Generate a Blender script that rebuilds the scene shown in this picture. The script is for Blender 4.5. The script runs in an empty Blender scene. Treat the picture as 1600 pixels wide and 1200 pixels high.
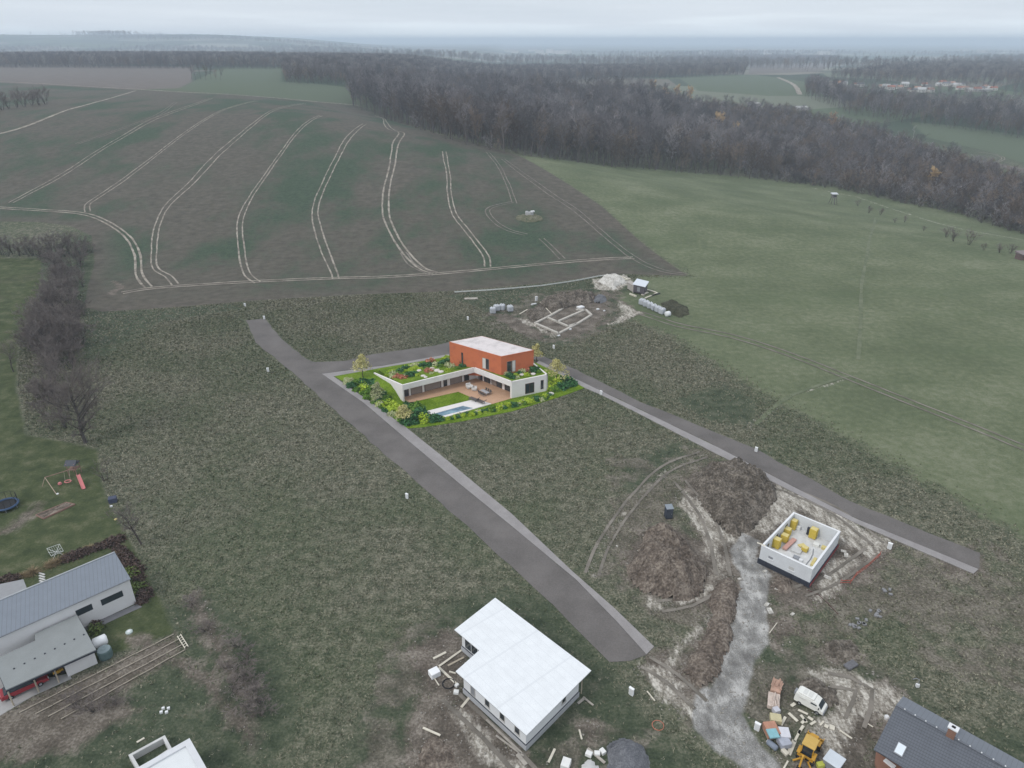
import bpy, math, random
import numpy as np
from mathutils import Vector, noise as mnoise
R = math.radians
SC = bpy.context.scene
# ------------------------------------------------------------------ camera, sky, sun, exposure
CAMH, PITCH, FPX = 80.0, R(25.8), 1109.0
cam_d = bpy.data.cameras.new('camera'); cam = bpy.data.objects.new('camera', cam_d)
SC.collection.objects.link(cam); SC.camera = cam
cam.location = (0, 0, CAMH); cam.rotation_euler = (R(90)-PITCH, 0, 0)
cam_d.sensor_width = 36; cam_d.lens = 36*FPX/1600; cam_d.clip_start = .5; cam_d.clip_end = 60000
SUN_EL, SUN_AZ = R(48), R(-55)          # azimuth measured from +Y towards +X
W = bpy.data.worlds.new("World"); SC.world = W; W.use_nodes = True
nt = W.node_tree; nt.nodes.clear()
def wn(t, **k):
    n = nt.nodes.new(t)
    for a, b in k.items(): setattr(n, a, b)
    return n
wo = wn('ShaderNodeOutputWorld'); bg = wn('ShaderNodeBackground')
sky = wn('ShaderNodeTexSky', sky_type='NISHITA', sun_disc=False, sun_elevation=SUN_EL, sun_rotation=SUN_AZ)
sky.air_density = 1.5; sky.dust_density = 3
tc = wn('ShaderNodeTexCoord'); sep = wn('ShaderNodeSeparateXYZ'); mp = wn('ShaderNodeMapping')
mp.inputs['Scale'].default_value = (1.0, 1.0, 16)
nz = wn('ShaderNodeTexNoise'); nz.inputs['Scale'].default_value = 3.0; nz.inputs['Detail'].default_value = 5
add = wn('ShaderNodeMath', operation='MULTIPLY_ADD'); add.inputs[1].default_value = .075
ramp = wn('ShaderNodeValToRGB'); cr = ramp.color_ramp
L = nt.links.new
L(tc.outputs['Generated'], sep.inputs[0]); L(tc.outputs['Generated'], mp.inputs[0]); L(mp.outputs[0], nz.inputs['Vector'])
L(nz.outputs[0], add.inputs[0]); L(sep.outputs[2], add.inputs[2]); L(add.outputs[0], ramp.inputs[0])
cr.elements[0].position = 0.0; cr.elements[0].color = (6.2, 6.7, 7.3, 1)
cr.elements[1].position = 1.0; cr.elements[1].color = (7.0, 7.3, 7.8, 1)
for p, c in ((.030, (6.9, 7.35, 7.75, 1)), (.046, (6.4, 6.95, 7.4, 1)), (.060, (5.55, 6.0, 6.5, 1)), (.085, (4.85, 5.35, 5.9, 1)), (.2, (5.4, 5.8, 6.3, 1))):
    e = cr.elements.new(p); e.color = c
mixw = wn('ShaderNodeMixRGB'); mixw.inputs[0].default_value = .94
L(sky.outputs[0], mixw.inputs[1]); L(ramp.outputs[0], mixw.inputs[2]); L(mixw.outputs[0], bg.inputs[0])
bg.inputs[1].default_value = .142
L(bg.outputs[0], wo.inputs[0])
sun_d = bpy.data.lights.new('sun', 'SUN'); sun_d.energy = 1.15; sun_d.angle = R(12); sun_d.color = (1, .97, .93)
sun = bpy.data.objects.new('sun', sun_d); SC.collection.objects.link(sun)
_d = Vector((math.sin(SUN_AZ)*math.cos(SUN_EL), math.cos(SUN_AZ)*math.cos(SUN_EL), math.sin(SUN_EL)))
# the sun stands behind the camera's left shoulder
_d = Vector((-.62, -.42, .75)).normalized()
sun.rotation_euler = _d.to_track_quat('Z', 'Y').to_euler()
sky.sun_elevation = math.asin(_d.z); sky.sun_rotation = math.atan2(_d.x, _d.y)
SC.view_settings.view_transform = 'Standard'; SC.view_settings.look = 'None'
SC.view_settings.exposure = .08; SC.view_settings.gamma = 1
SC.cycles.max_bounces = 4; SC.cycles.volume_bounces = 1; SC.cycles.diffuse_bounces = 2
SC.cycles.use_denoising = True

# ------------------------------------------------------------------ terrain and helpers
def S(t):
    t = np.clip(t, 0, 1); return t*t*(3-2*t)
def TH(x, y):
    x = np.asarray(x, float); y = np.asarray(y, float)
    q = x*.6+(y-400)*.35
    qc = x*.6+(np.minimum(y, 760)-400)*.35
    T = 1-S((qc+60)/170)
    hill = 33*S((y-258)/330)*T*(1-.35*S((y-1500)/1200))
    val = -17*S((q-40)/150)*S((y-240)/170)*(1-S((y-650)/500))
    far = 10*S((y-700)/600)*(1-S((y-1500)/1500))*(1-T)
    und = 4*np.sin(x/310+1.3)*np.sin(y/420)*S((y-900)/700)
    r1 = 120*S((y-3800)/3200)*S((-x-y*.12+200)/2200)*(1-S((y-9000)/5000))
    drop = -12*S((y-1900)/2500)
    return hill+val+far+und+r1+drop
def h(x, y): return float(TH(x, y))
def ray(px, py):
    u = (px-800)/FPX; v = (600-py)/FPX
    return (u, math.cos(PITCH)+v*math.sin(PITCH), -math.sin(PITCH)+v*math.cos(PITCH))
def G(px, py, dz=0.0):
    """photo pixel -> point of the terrain raised by dz"""
    d = ray(px, py); s = math.hypot(d[0], d[1]); ts = np.concatenate([np.linspace(20, 400, 400), np.geomspace(401, 24000, 1500)])/s
    X, Y, Z = d[0]*ts, d[1]*ts, CAMH+d[2]*ts
    f = Z-TH(X, Y)-dz
    k = np.argmax(f < 0)
    if not (f < 0).any(): k = len(ts)-1
    k = max(k, 1); a, b = f[k-1], f[k]
    t = ts[k-1]+(ts[k]-ts[k-1])*(a/(a-b) if a != b else 0)
    return Vector((d[0]*t, d[1]*t, CAMH+d[2]*t))
def GZ(px, py, z=0.0):
    d = ray(px, py); t = (z-CAMH)/d[2]; return Vector((d[0]*t, d[1]*t, z))
def g2(px, py, dz=0.): v = G(px, py, dz); return (v.x, v.y)
COL = SC.collection
def tag(o, label=None, cat=None, group=None, kind=None):
    if label: o['label'] = label
    if cat: o['category'] = cat
    if group: o['group'] = group
    if kind: o['kind'] = kind
    return o
def thing(name, label, cat, loc=(0, 0, 0), rz=0, group=None):
    o = bpy.data.objects.new(name, None); COL.objects.link(o); o.location = loc; o.rotation_euler = (0, 0, rz)
    o.empty_display_size = .3
    return tag(o, label, cat, group)
def np_mesh(name, V, Fl, mat, parent=None, smooth=False):
    """V (n,3); Fl list of face arrays (k, m)"""
    me = bpy.data.meshes.new(name); V = np.asarray(V, np.float32)
    if isinstance(Fl, np.ndarray): Fl = [Fl]
    tot = sum(f.size for f in Fl); nf = sum(len(f) for f in Fl)
    me.vertices.add(len(V)); me.vertices.foreach_set('co', V.ravel())
    me.loops.add(tot); me.polygons.add(nf)
    me.loops.foreach_set('vertex_index', np.concatenate([f.ravel() for f in Fl]).astype(np.int32))
    st = []; s = 0
    for f in Fl:
        st.append(s+np.arange(len(f))*f.shape[1]); s += f.size
    me.polygons.foreach_set('loop_start', np.concatenate(st).astype(np.int32))
    if smooth: me.polygons.foreach_set('use_smooth', np.ones(nf, bool))
    me.update(calc_edges=True); me.validate()
    if mat: me.materials.append(mat)
    o = bpy.data.objects.new(name, me); COL.objects.link(o)
    if parent: o.parent = parent
    return o
class MB:
    def __init__(s): s.v = []; s.f = []
    def poly(s, pts):
        b = len(s.v); s.v += [tuple(p) for p in pts]; s.f.append(tuple(range(b, b+len(pts)))); return s
    def prism(s, pts, z0, z1, bottom=True):
        """pts: 2D outline (any winding); z0,z1 floats or lists"""
        n = len(pts); a = sum(pts[i][0]*pts[(i+1) % n][1]-pts[(i+1) % n][0]*pts[i][1] for i in range(n))
        Z0 = list(z0) if hasattr(z0, '__len__') else [z0]*n; Z1 = list(z1) if hasattr(z1, '__len__') else [z1]*n
        P = list(zip(pts, Z0, Z1))
        if a < 0: P = P[::-1]
        b = len(s.v)
        s.v += [(p[0], p[1], u) for p, u, w in P]+[(p[0], p[1], w) for p, u, w in P]
        s.f.append(tuple(range(b+n, b+2*n)))
        if bottom: s.f.append(tuple(range(b+n-1, b-1, -1)))
        for i in range(n): j = (i+1) % n; s.f.append((b+i, b+j, b+n+j, b+n+i))
        return s
    def box(s, cx, cy, cz, sx, sy, sz, rz=0, rx=0, ry=0):
        from mathutils import Euler
        M = Euler((rx, ry, rz)).to_matrix(); b = len(s.v); c = Vector((cx, cy, cz))
        for dx, dy, dz in ((-1,-1,-1),(1,-1,-1),(1,1,-1),(-1,1,-1),(-1,-1,1),(1,-1,1),(1,1,1),(-1,1,1)):
            s.v.append(tuple(c+M @ Vector((dx*sx/2, dy*sy/2, dz*sz/2))))
        for f in ((0,3,2,1),(4,5,6,7),(0,1,5,4),(1,2,6,5),(2,3,7,6),(3,0,4,7)): s.f.append(tuple(b+i for i in f))
        return s
    def bar(s, p, q, w, t=None):
        """box beam between two points, w wide, t thick"""
        p = Vector(p); q = Vector(q); t = t or w; d = (q-p)
        if d.length < 1e-6: return s
        d.normalize(); up = Vector((0, 0, 1)) if abs(d.z) < .95 else Vector((0, 1, 0))
        a = d.cross(up).normalized(); u = a.cross(d).normalized(); b = len(s.v)
        for c in (p, q):
            for i, j in ((-1,-1),(1,-1),(1,1),(-1,1)): s.v.append(tuple(c+a*i*w/2+u*j*t/2))
        for f in ((0,3,2,1),(4,5,6,7),(0,1,5,4),(1,2,6,5),(2,3,7,6),(3,0,4,7)): s.f.append(tuple(b+i for i in f))
        return s
    def tube(s, pts, r, n=8, cap=True, close=False):
        pts = [Vector(p) for p in pts]; m = len(pts); b = len(s.v); rr = r if hasattr(r, '__len__') else [r]*m
        for i, p in enumerate(pts):
            if close: d = (pts[(i+1) % m]-pts[i-1])
            else: d = pts[min(i+1, m-1)]-pts[max(i-1, 0)]
            d.normalize(); up = Vector((0, 0, 1)) if abs(d.z) < .9 else Vector((1, 0, 0))
            a = d.cross(up).normalized(); u = a.cross(d)
            for k in range(n):
                t = 2*math.pi*k/n; s.v.append(tuple(p+(a*math.cos(t)+u*math.sin(t))*rr[i]))
        for i in range(m if close else m-1):
            j = (i+1) % m
            for k in range(n): l = (k+1) % n; s.f.append((b+i*n+k, b+j*n+k, b+j*n+l, b+i*n+l))
        if cap and not close:
            s.f.append(tuple(b+k for k in range(n))); s.f.append(tuple(b+(m-1)*n+k for k in range(n-1, -1, -1)))
        return s
    def lathe(s, cx, cy, prof, n=16):
        b = len(s.v); m = len(prof)
        for r, z in prof:
            for k in range(n): t = 2*math.pi*k/n; s.v.append((cx+r*math.cos(t), cy+r*math.sin(t), z))
        for i in range(m-1):
            for k in range(n): l = (k+1) % n; s.f.append((b+i*n+k, b+i*n+l, b+(i+1)*n+l, b+(i+1)*n+k))
        s.f.append(tuple(b+k for k in range(n-1, -1, -1))); s.f.append(tuple(b+(m-1)*n+k for k in range(n)))
        return s
    def build(s, name, mat, parent=None, world=False, smooth=False, bevel=0):
        off = Vector(parent.location) if (world and parent) else Vector((0, 0, 0))
        me = bpy.data.meshes.new(name); me.from_pydata([tuple(Vector(v)-off) for v in s.v], [], s.f); me.update()
        me.materials.append(mat); o = bpy.data.objects.new(name, me); COL.objects.link(o)
        if parent: o.parent = parent
        if smooth: me.polygons.foreach_set('use_smooth', [True]*len(me.polygons))
        if bevel:
            m = o.modifiers.new('bevel', 'BEVEL'); m.width = bevel; m.segments = 2; m.limit_method = 'ANGLE'
        return o
def copy_tree(o, parent=None):
    c = o.copy(); COL.objects.link(c)
    if parent: c.parent = parent
    for ch in [k for k in bpy.data.objects if k.parent == o]: copy_tree(ch, c)
    return c
# ------------------------------------------------------------------ materials
class NT:
    def __init__(s, name):
        s.m = bpy.data.materials.new(name); s.m.use_nodes = True; s.t = s.m.node_tree; s.t.nodes.clear()
        s.o = s.n('ShaderNodeOutputMaterial'); s.b = s.n('ShaderNodeBsdfPrincipled'); s.l(s.b.outputs[0], s.o.inputs[0])
        s.geo = s.n('ShaderNodeTexCoord')
        s.xyz = s.geo.outputs['Object']
    def n(s, t, **k):
        x = s.t.nodes.new(t)
        for a, b in k.items(): setattr(x, a, b)
        return x
    def l(s, a, b): s.t.links.new(a, b)
    def set(s, inp, v):
        if hasattr(v, 'is_output') or hasattr(v, 'links'): s.l(v, inp)
        else: inp.default_value = v
    def noise(s, scale, detail=3, vec=None, stretch=None, rot=0, rough=.55):
        x = s.n('ShaderNodeTexNoise'); x.inputs['Scale'].default_value = scale; x.inputs['Detail'].default_value = detail
        x.inputs['Roughness'].default_value = rough
        v = vec or s.xyz
        if stretch:
            m = s.n('ShaderNodeMapping'); m.inputs['Scale'].default_value = stretch; m.inputs['Rotation'].default_value = (0, 0, rot); s.l(v, m.inputs[0]); v = m.outputs[0]
        s.l(v, x.inputs['Vector']); return x.outputs[0]
    def math(s, op, a, b=0., c=None):
        x = s.n('ShaderNodeMath', operation=op); s.set(x.inputs[0], a); s.set(x.inputs[1], b)
        if c is not None: s.set(x.inputs[2], c)
        return x.outputs[0]
    def step(s, v, lo, hi, a=0., b=1.):
        x = s.n('ShaderNodeMapRange', interpolation_type='SMOOTHSTEP'); s.set(x.inputs[0], v)
        x.inputs[1].default_value = lo; x.inputs[2].default_value = hi; x.inputs[3].default_value = a; x.inputs[4].default_value = b
        return x.outputs[0]
    def mix(s, f, a, b, mode='MIX'):
        x = s.n('ShaderNodeMixRGB', blend_type=mode); s.set(x.inputs[0], f)
        for i, v in ((1, a), (2, b)): s.set(x.inputs[i], (*v, 1) if isinstance(v, tuple) and len(v) == 3 else v)
        return x.outputs[0]
    def ramp(s, v, stops):
        x = s.n('ShaderNodeValToRGB'); c = x.color_ramp
        c.elements[0].position, c.elements[1].position = stops[0][0], stops[-1][0]
        c.elements[0].color, c.elements[1].color = (*stops[0][1], 1), (*stops[-1][1], 1)
        for p, k in stops[1:-1]: e = c.elements.new(p); e.color = (*k, 1)
        s.l(v, x.inputs[0]); return x.outputs[0]
    def attr(s, name):
        x = s.n('ShaderNodeAttribute', attribute_name=name); return x.outputs['Fac']
    def done(s, col, rough=.8, bump=None, dist=.02, metal=0, spec=.3, bstr=.6):
        s.set(s.b.inputs['Base Color'], (*col, 1) if isinstance(col, tuple) else col)
        s.set(s.b.inputs['Roughness'], rough); s.b.inputs['Metallic'].default_value = metal
        s.b.inputs['Specular IOR Level'].default_value = spec
        if bump is not None:
            x = s.n('ShaderNodeBump'); x.inputs['Strength'].default_value = bstr; x.inputs['Distance'].default_value = dist
            s.l(bump, x.inputs['Height']); s.l(x.outputs[0], s.b.inputs['Normal'])
        return s.m
_mc = {}
def M(col, var=.25, scale=1.5, rough=.75, bump=.01, metal=0, spec=.3, stretch=None, name='painted'):
    k = (col, var, scale, rough, bump, metal, spec, stretch)
    if k in _mc: return _mc[k]
    t = NT(name); a = t.noise(scale, 4, stretch=stretch); b = t.noise(scale*9, 2, stretch=stretch)
    f = t.math('ADD', t.math('MULTIPLY', a, .65), t.math('MULTIPLY', b, .35))
    lo = tuple(c*(1-var) for c in col); hi = tuple(min(1, c*(1+var)) for c in col)
    _mc[k] = t.done(t.ramp(f, [(.3, lo), (.7, hi)]), rough, b, bump, metal, spec); return _mc[k]
def stripes(col, dark, period, axis='X', rz=0, width=.08, var=.1, rough=.5, metal=0, spec=.4, period2=None):
    """seams or courses: thin darker lines every `period` metres along a rotated axis"""
    t = NT('seamed'); m = t.n('ShaderNodeMapping'); m.inputs['Rotation'].default_value = (0, 0, rz); t.l(t.xyz, m.inputs[0])
    sp = t.n('ShaderNodeSeparateXYZ'); t.l(m.outputs[0], sp.inputs[0])
    def line(o, per):
        f = t.math('FRACT', t.math('DIVIDE', sp.outputs[o], per)); return t.math('LESS_THAN', f, width)
    ln = line({'X': 0, 'Y': 1, 'Z': 2}[axis], period)
    if period2: ln = t.math('MAXIMUM', ln, t.math('MULTIPLY', line({'X': 1, 'Y': 0, 'Z': 0}[axis], period2), .6))
    n = t.noise(.8, 4); n2 = t.noise(7, 2)
    f = t.math('ADD', t.math('MULTIPLY', n, .6), t.math('MULTIPLY', n2, .4))
    base = t.ramp(f, [(.3, tuple(c*(1-var) for c in col)), (.7, tuple(c*(1+var) for c in col))])
    return t.done(t.mix(ln, base, dark), rough, t.math('SUBTRACT', 1., ln), .01, metal, spec)
GLASS = NT('glass').done((.03, .04, .05), .08, spec=.8)
WHITE = M((.70, .71, .72), .05, .4, .7, .004); PLINTH = M((.42, .43, .45), .2, 1.2); DARKP = M((.035, .04, .055), .3)
CONC = M((.52, .52, .51), .14, .8); WOOD = M((.42, .37, .29), .25, 1.3); OLDWOOD = M((.36, .33, .29), .3, 1.1)
BLACK = M((.02, .02, .022), .3); GREYM = M((.25, .26, .28), .12, rough=.45); RUB = M((.025, .025, .028), .2)
BARK = M((.085, .075, .07), .4, 2.5, .9, .02); TWIG = M((.105, .090, .088), .35, .35, .9, 0)
STEEL = M((.55, .57, .6), .08, rough=.3, metal=.7)
# ------------------------------------------------------------------ ground zones (outlines on the terrain, in metres)
def PW(pts, dz=0.): return np.array([g2(x, y, dz) for x, y in pts])
def sd_poly(X, Y, P):
    """signed distance, positive inside"""
    d = np.full(X.shape, 1e18); ins = np.zeros(X.shape, bool); n = len(P)
    for i in range(n):
        ax, ay = P[i]; bx, by = P[(i+1) % n]; ex, ey = bx-ax, by-ay
        L2 = ex*ex+ey*ey+1e-9; t = np.clip(((X-ax)*ex+(Y-ay)*ey)/L2, 0, 1)
        d = np.minimum(d, (X-ax-t*ex)**2+(Y-ay-t*ey)**2)
        c = ((ay > Y) != (by > Y)); c &= X < (bx-ax)*(Y-ay)/((by-ay) if abs(by-ay) > 1e-9 else 1e-9)+ax
        ins ^= c
    d = np.sqrt(d); return np.where(ins, d, -d)
def sd_line(X, Y, P, w):
    d = np.full(X.shape, 1e18)
    for i in range(len(P)-1):
        ax, ay = P[i]; bx, by = P[i+1]; ex, ey = bx-ax, by-ay
        t = np.clip(((X-ax)*ex+(Y-ay)*ey)/(ex*ex+ey*ey+1e-9), 0, 1)
        d = np.minimum(d, (X-ax-t*ex)**2+(Y-ay-t*ey)**2)
    return w-np.sqrt(d)
CROP = [(-500,395),(-60,345),(60,347),(110,353),(143,368),(148,410),(138,445),(132,480),(160,487),(230,483),(320,476),(420,468),(560,460),(680,456),(760,450),(850,442),(940,431),(975,428),(1075,431),(1010,385),(940,322),(880,283),(812,244),(760,228),(690,212),(640,195),(612,180),(560,166),(450,155),(330,147),(205,140),(100,134),(0,129),(-500,110)]
MEADOW = [(812,244),(1000,262),(1150,275),(1300,292),(1400,314),(1500,334),(1700,380),(2300,520),(2300,1000),(1760,930),(1600,838),(1480,772),(1350,697),(1220,630),(1130,575),(1040,520),(985,500),(960,470),(1000,432),(1075,431),(1010,385),(940,322),(880,283)]
LAWN = [(-300,402),(64,404),(62,450),(28,530),(24,600),(40,680),(95,690),(150,702),(165,780),(205,850),(228,895),(256,950),(272,990),(205,1012),(120,1045),(60,1080),(-60,1140),(-300,1140)]
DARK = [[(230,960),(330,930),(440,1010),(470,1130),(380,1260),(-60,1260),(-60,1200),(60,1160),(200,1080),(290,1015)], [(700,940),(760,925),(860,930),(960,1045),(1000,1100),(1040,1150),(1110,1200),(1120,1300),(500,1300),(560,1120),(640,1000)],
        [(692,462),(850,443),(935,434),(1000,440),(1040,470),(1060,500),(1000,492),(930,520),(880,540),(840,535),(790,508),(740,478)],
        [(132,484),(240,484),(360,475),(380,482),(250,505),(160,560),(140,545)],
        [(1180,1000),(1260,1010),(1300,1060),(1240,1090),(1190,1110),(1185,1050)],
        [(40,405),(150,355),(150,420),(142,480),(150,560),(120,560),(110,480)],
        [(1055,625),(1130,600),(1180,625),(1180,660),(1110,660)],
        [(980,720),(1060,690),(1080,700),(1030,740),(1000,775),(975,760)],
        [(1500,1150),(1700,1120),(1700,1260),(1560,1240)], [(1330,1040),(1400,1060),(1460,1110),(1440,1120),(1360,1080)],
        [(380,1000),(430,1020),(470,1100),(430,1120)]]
DIRT = [[(1062,748),(1110,722),(1165,724),(1225,765),(1260,790),(1330,825),(1400,850),(1380,890),(1300,940),(1240,960),(1200,930),(1150,905),(1155,960),(1140,1000),(1120,1060),(1090,1080),(1050,1040),(1090,990),(1110,950),(1060,950),(985,910),(970,870),(1000,825),(1050,820),(1090,840)],
        [(835,500),(850,478),(900,462),(950,458),(950,490),(920,520),(880,530),(830,510),(790,505),(780,490)],
        [(760,488),(800,492),(850,520),(850,535),(800,515)], [(655,1090),(700,1060),(730,1130),(800,1210),(640,1250),(630,1150)],
        [(640,1010),(700,980),(740,1010),(720,1070),(790,1150),(860,1200),(740,1220),(700,1100),(650,1070)],
        [(1000,1030),(1040,1015),(1100,1078),(1088,1100),(1060,1100)], [(1275,1000),(1330,1000),(1350,1030),(1300,1040)], [(1195,960),(1240,965),(1250,990),(1210,1020)],
        [(1310,1095),(1370,1060),(1410,1080),(1360,1180),(1370,1260),(1260,1260),(1240,1200),(1280,1130)],
        [(-20,1120),(120,1062),(230,1010),(275,990),(292,1012),(200,1075),(60,1160),(-60,1220)], [(1450,860),(1530,850),(1540,900),(1480,900)],
        [(900,1130),(930,1128),(950,1155),(915,1160)], [(60,1120),(170,1080),(215,1110),(120,1170),(20,1200)]]
DIRTL = [[(180,440),(190,450),(170,460)], [(300,930),(330,990),(380,1080)], [(60,790),(20,825),(-40,850)], [(215,1000),(320,1060),(400,1160)],
         [(880,525),(940,506),(1000,490)], [(1000,490),(965,470),(940,452)]]
CLAY = [[(1210,755),(1240,770),(1330,820),(1385,845),(1360,870),(1320,845),(1250,795),(1200,830),(1160,830),(1205,790)],
        [(1070,770),(1100,785),(1150,820),(1160,850),(1120,850),(1080,815),(1060,790)], [(1100,830),(1120,850),(1135,900),(1118,900),(1108,860)],
        [(1270,1050),(1330,1045),(1400,1080),(1420,1100),(1340,1120),(1310,1180),(1290,1190),(1270,1130),(1300,1110),(1310,1080)],
        [(1000,1035),(1040,1050),(1095,1110),(1080,1120),(1030,1090)], [(1290,880),(1340,870),(1300,930),(1275,940)], [(700,1100),(730,1120),(820,1210),(760,1200)],
        [(925,436),(978,428),(990,440),(960,455),(930,452)], [(965,470),(1000,488),(980,500),(950,508),(975,492)]]
CLAYL = [([(1100,712),(1040,735),(985,790),(945,850),(925,900)], -.5), ([(1020,945),(1070,940),(1108,920)], .6),
         ([(810,498),(835,508),(850,518)], .7), ([(1215,800),(1190,770),(1240,770),(1300,800),(1370,850)], 1.2),
         ([(1330,590),(1230,620),(1170,670)], -.3),
         ([(1120,960),(1060,1010),(1040,1060)], .3), ([(1260,292),(1340,308),(1600,375)], .6)]
WORN = [[(960,720),(1100,700),(1240,755),(1440,860),(1440,930),(1300,1010),(1400,1060),(1420,1110),(1350,1260),(1230,1260),(1180,1130),(1080,1130),(990,1040),(1060,1000),(940,900)], [(600,1010),(690,960),(720,1080),(830,1200),(920,1130),(1000,1140),(960,1260),(560,1260)], [(740,500),(820,460),(960,450),(1000,490),(900,540),(840,530)], [(1380,900),(1560,860),(1650,1000),(1600,1080),(1450,1030)]]
GRAVEL = [[(1160,834),(1138,860),(1148,880),(1160,900),(1148,940),(1146,960),(1136,1000),(1124,1040),(1112,1072),(1100,1074),(1088,1088),(1082,1112),(1084,1140),(1112,1168),(1160,1200),(1220,1250),(1290,1250),(1222,1200),(1198,1172),(1178,1148),(1162,1116),(1168,1080),(1178,1040),(1200,1004),(1198,960),(1204,900),(1192,872),(1180,872),(1188,844)]]
FARG = [[(300,128),(440,128),(545,137),(560,166),(450,155),(330,147),(280,138)], [(1060,122),(1080,116),(1180,117),(1260,128),(1290,150),(1200,150),(1090,142)],
        [(1420,190),(1500,197),(1620,215),(1800,240),(1800,290),(1620,260),(1540,235),(1450,215)], [(350,104),(440,104),(440,128),(300,128)]]
FARB = [[(-600,104),(300,104),(300,128),(280,138),(205,140),(0,129),(-600,110)], [(1170,98),(1310,98),(1280,112),(1170,116)], [(1480,240),(1800,300),(1700,300),(1600,270)]]
_P = {k: [PW(p) for p in v] for k, v in dict(crop=[CROP], meadow=[MEADOW], lawn=[LAWN], dark=DARK, dirt=DIRT, clay=CLAY, gravel=GRAVEL, worn=WORN, farg=FARG, farb=FARB).items()}
_L = {'dirt': [(PW(p), 1.1) for p in DIRTL], 'clay': [(PW(p), w) for p, w in CLAYL]}
def zone(k, X, Y):
    d = np.full(X.shape, -1e6)
    for P in _P[k]: d = np.maximum(d, sd_poly(X, Y, P))
    for P, w in _L.get(k, []): d = np.maximum(d, sd_line(X, Y, P, w))
    return np.clip(d, -40, 40)
rr = [12.]
while rr[-1] < 26000: r = rr[-1]; rr.append(r+max(.55, min(r*r/90000, r*.02)) if r > 40 else r+4)
rr = np.array(rr)
aa = np.concatenate([np.linspace(-180, -50, 40)[:-1], np.linspace(-50, 50, 760), np.linspace(50, 180, 40)[1:-1]])
RR, AA = np.meshgrid(rr, np.radians(aa), indexing='ij'); X = (RR*np.sin(AA)).ravel(); Y = (RR*np.cos(AA)).ravel()
nr, na = RR.shape; V = np.stack([X, Y, TH(X, Y)], 1)
i0 = (np.arange(nr-1)[:, None]*na+np.arange(na)[None, :]); i1 = (np.arange(nr-1)[:, None]*na+(np.arange(na)+1)[None, :] % na)
FQ = np.stack([i0, i0+na, i1+na, i1], -1).reshape(-1, 4)
V = np.vstack([V, [[0, 0, 0]]]); cidx = len(V)-1
FT = np.stack([np.full(na, cidx), np.arange(na), (np.arange(na)+1) % na], 1)
# hollow of the pool and the footprint of the hillside are left to their own objects
t = NT('ground')
n_hi = t.noise(2.6, 3, rough=.7); n_mid = t.noise(.55, 3); n_lo = t.noise(.035, 4); n_st = t.noise(.5, 4, stretch=(2.0, .7, 1), rot=R(40), rough=.7); n_fine = t.noise(6, 2)
n_b = t.noise(.3, 4); n_big = t.noise(.011, 3)
tuft = t.math('ADD', t.math('MULTIPLY', n_hi, .62), t.math('MULTIPLY', n_mid, .38))
rough = t.ramp(tuft, [(.35, (.034, .041, .026)), (.46, (.082, .089, .060)), (.54, (.142, .140, .102)), (.64, (.25, .235, .18))])
rough = t.mix(t.step(n_lo, .40, .62, 0, .55), rough, t.ramp(tuft, [(.34, (.030, .050, .026)), (.52, (.076, .096, .052)), (.68, (.165, .165, .11))]))
def lay(base, col, name, amp=2.0, w=.5, nn=None, op=1.0, lim=40.):
    v = t.math('ADD', t.math('MINIMUM', t.attr(name), lim), t.math('MULTIPLY', t.math('SUBTRACT', nn or n_b, .5), amp*2))
    return t.mix(t.step(v, -w, w, 0, op), base, col)
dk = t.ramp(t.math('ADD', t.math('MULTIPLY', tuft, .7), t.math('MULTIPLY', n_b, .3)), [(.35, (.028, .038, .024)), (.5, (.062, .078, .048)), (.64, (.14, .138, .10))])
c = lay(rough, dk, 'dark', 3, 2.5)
mf = t.math('ADD', t.math('MULTIPLY', n_lo, .40), t.math('ADD', t.math('MULTIPLY', n_mid, .3), t.math('MULTIPLY', n_hi, .25)))
mead = t.ramp(mf, [(.40, (.094, .114, .064)), (.5, (.134, .154, .090)), (.60, (.19, .202, .135))])
mead = t.mix(t.step(t.noise(.02, 4, stretch=(1, 3, 1), rot=R(-20)), .45, .7, 0, .35), mead, (.088, .118, .060))
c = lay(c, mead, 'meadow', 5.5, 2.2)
lawn = t.ramp(t.math('ADD', t.math('MULTIPLY', n_b, .5), t.math('MULTIPLY', tuft, .5)), [(.38, (.040, .054, .025)), (.52, (.070, .086, .040)), (.62, (.125, .125, .075))])
lawn = t.mix(t.step(n_lo, .5, .68, 0, .6), lawn, (.085, .078, .052))
c = lay(c, lawn, 'lawn', .6, .4)
farb = t.ramp(t.noise(.06, 3, stretch=(1, 3, 1)), [(.35, (.125, .108, .095)), (.65, (.165, .145, .13))])
farm = t.n('ShaderNodeTexVoronoi'); farm.inputs['Scale'].default_value = .0028; t.l(t.xyz, farm.inputs['Vector'])
sepc = t.n('ShaderNodeSeparateColor'); t.l(farm.outputs['Color'], sepc.inputs[0])
farc = t.ramp(sepc.outputs[0], [(.2, (.05, .07, .045)), (.45, (.16, .145, .12)), (.6, (.26, .25, .21)), (.8, (.09, .115, .07))])
ln = t.n('ShaderNodeVectorMath', operation='LENGTH'); t.l(t.xyz, ln.inputs[0])
c = t.mix(t.step(ln.outputs['Value'], 700, 1000), c, farc)
c = lay(c, (.095, .118, .075), 'farg', 2, 3); c = lay(c, farb, 'farb', 2, 3)
rows = t.noise(1.0, 2, stretch=(.12, 3.0, 1), rot=R(8))
brown = t.ramp(t.math('ADD', t.math('MULTIPLY', n_b, .45), t.math('ADD', t.math('MULTIPLY', n_hi, .3), t.math('MULTIPLY', rows, .25))), [(.38, (.070, .063, .052)), (.62, (.138, .122, .102))])
grn = t.ramp(tuft, [(.38, (.026, .050, .031)), (.62, (.070, .103, .064))])
gp = t.noise(.016, 5, stretch=(1.5, .8, 1), rot=R(25), rough=.62)
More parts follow.
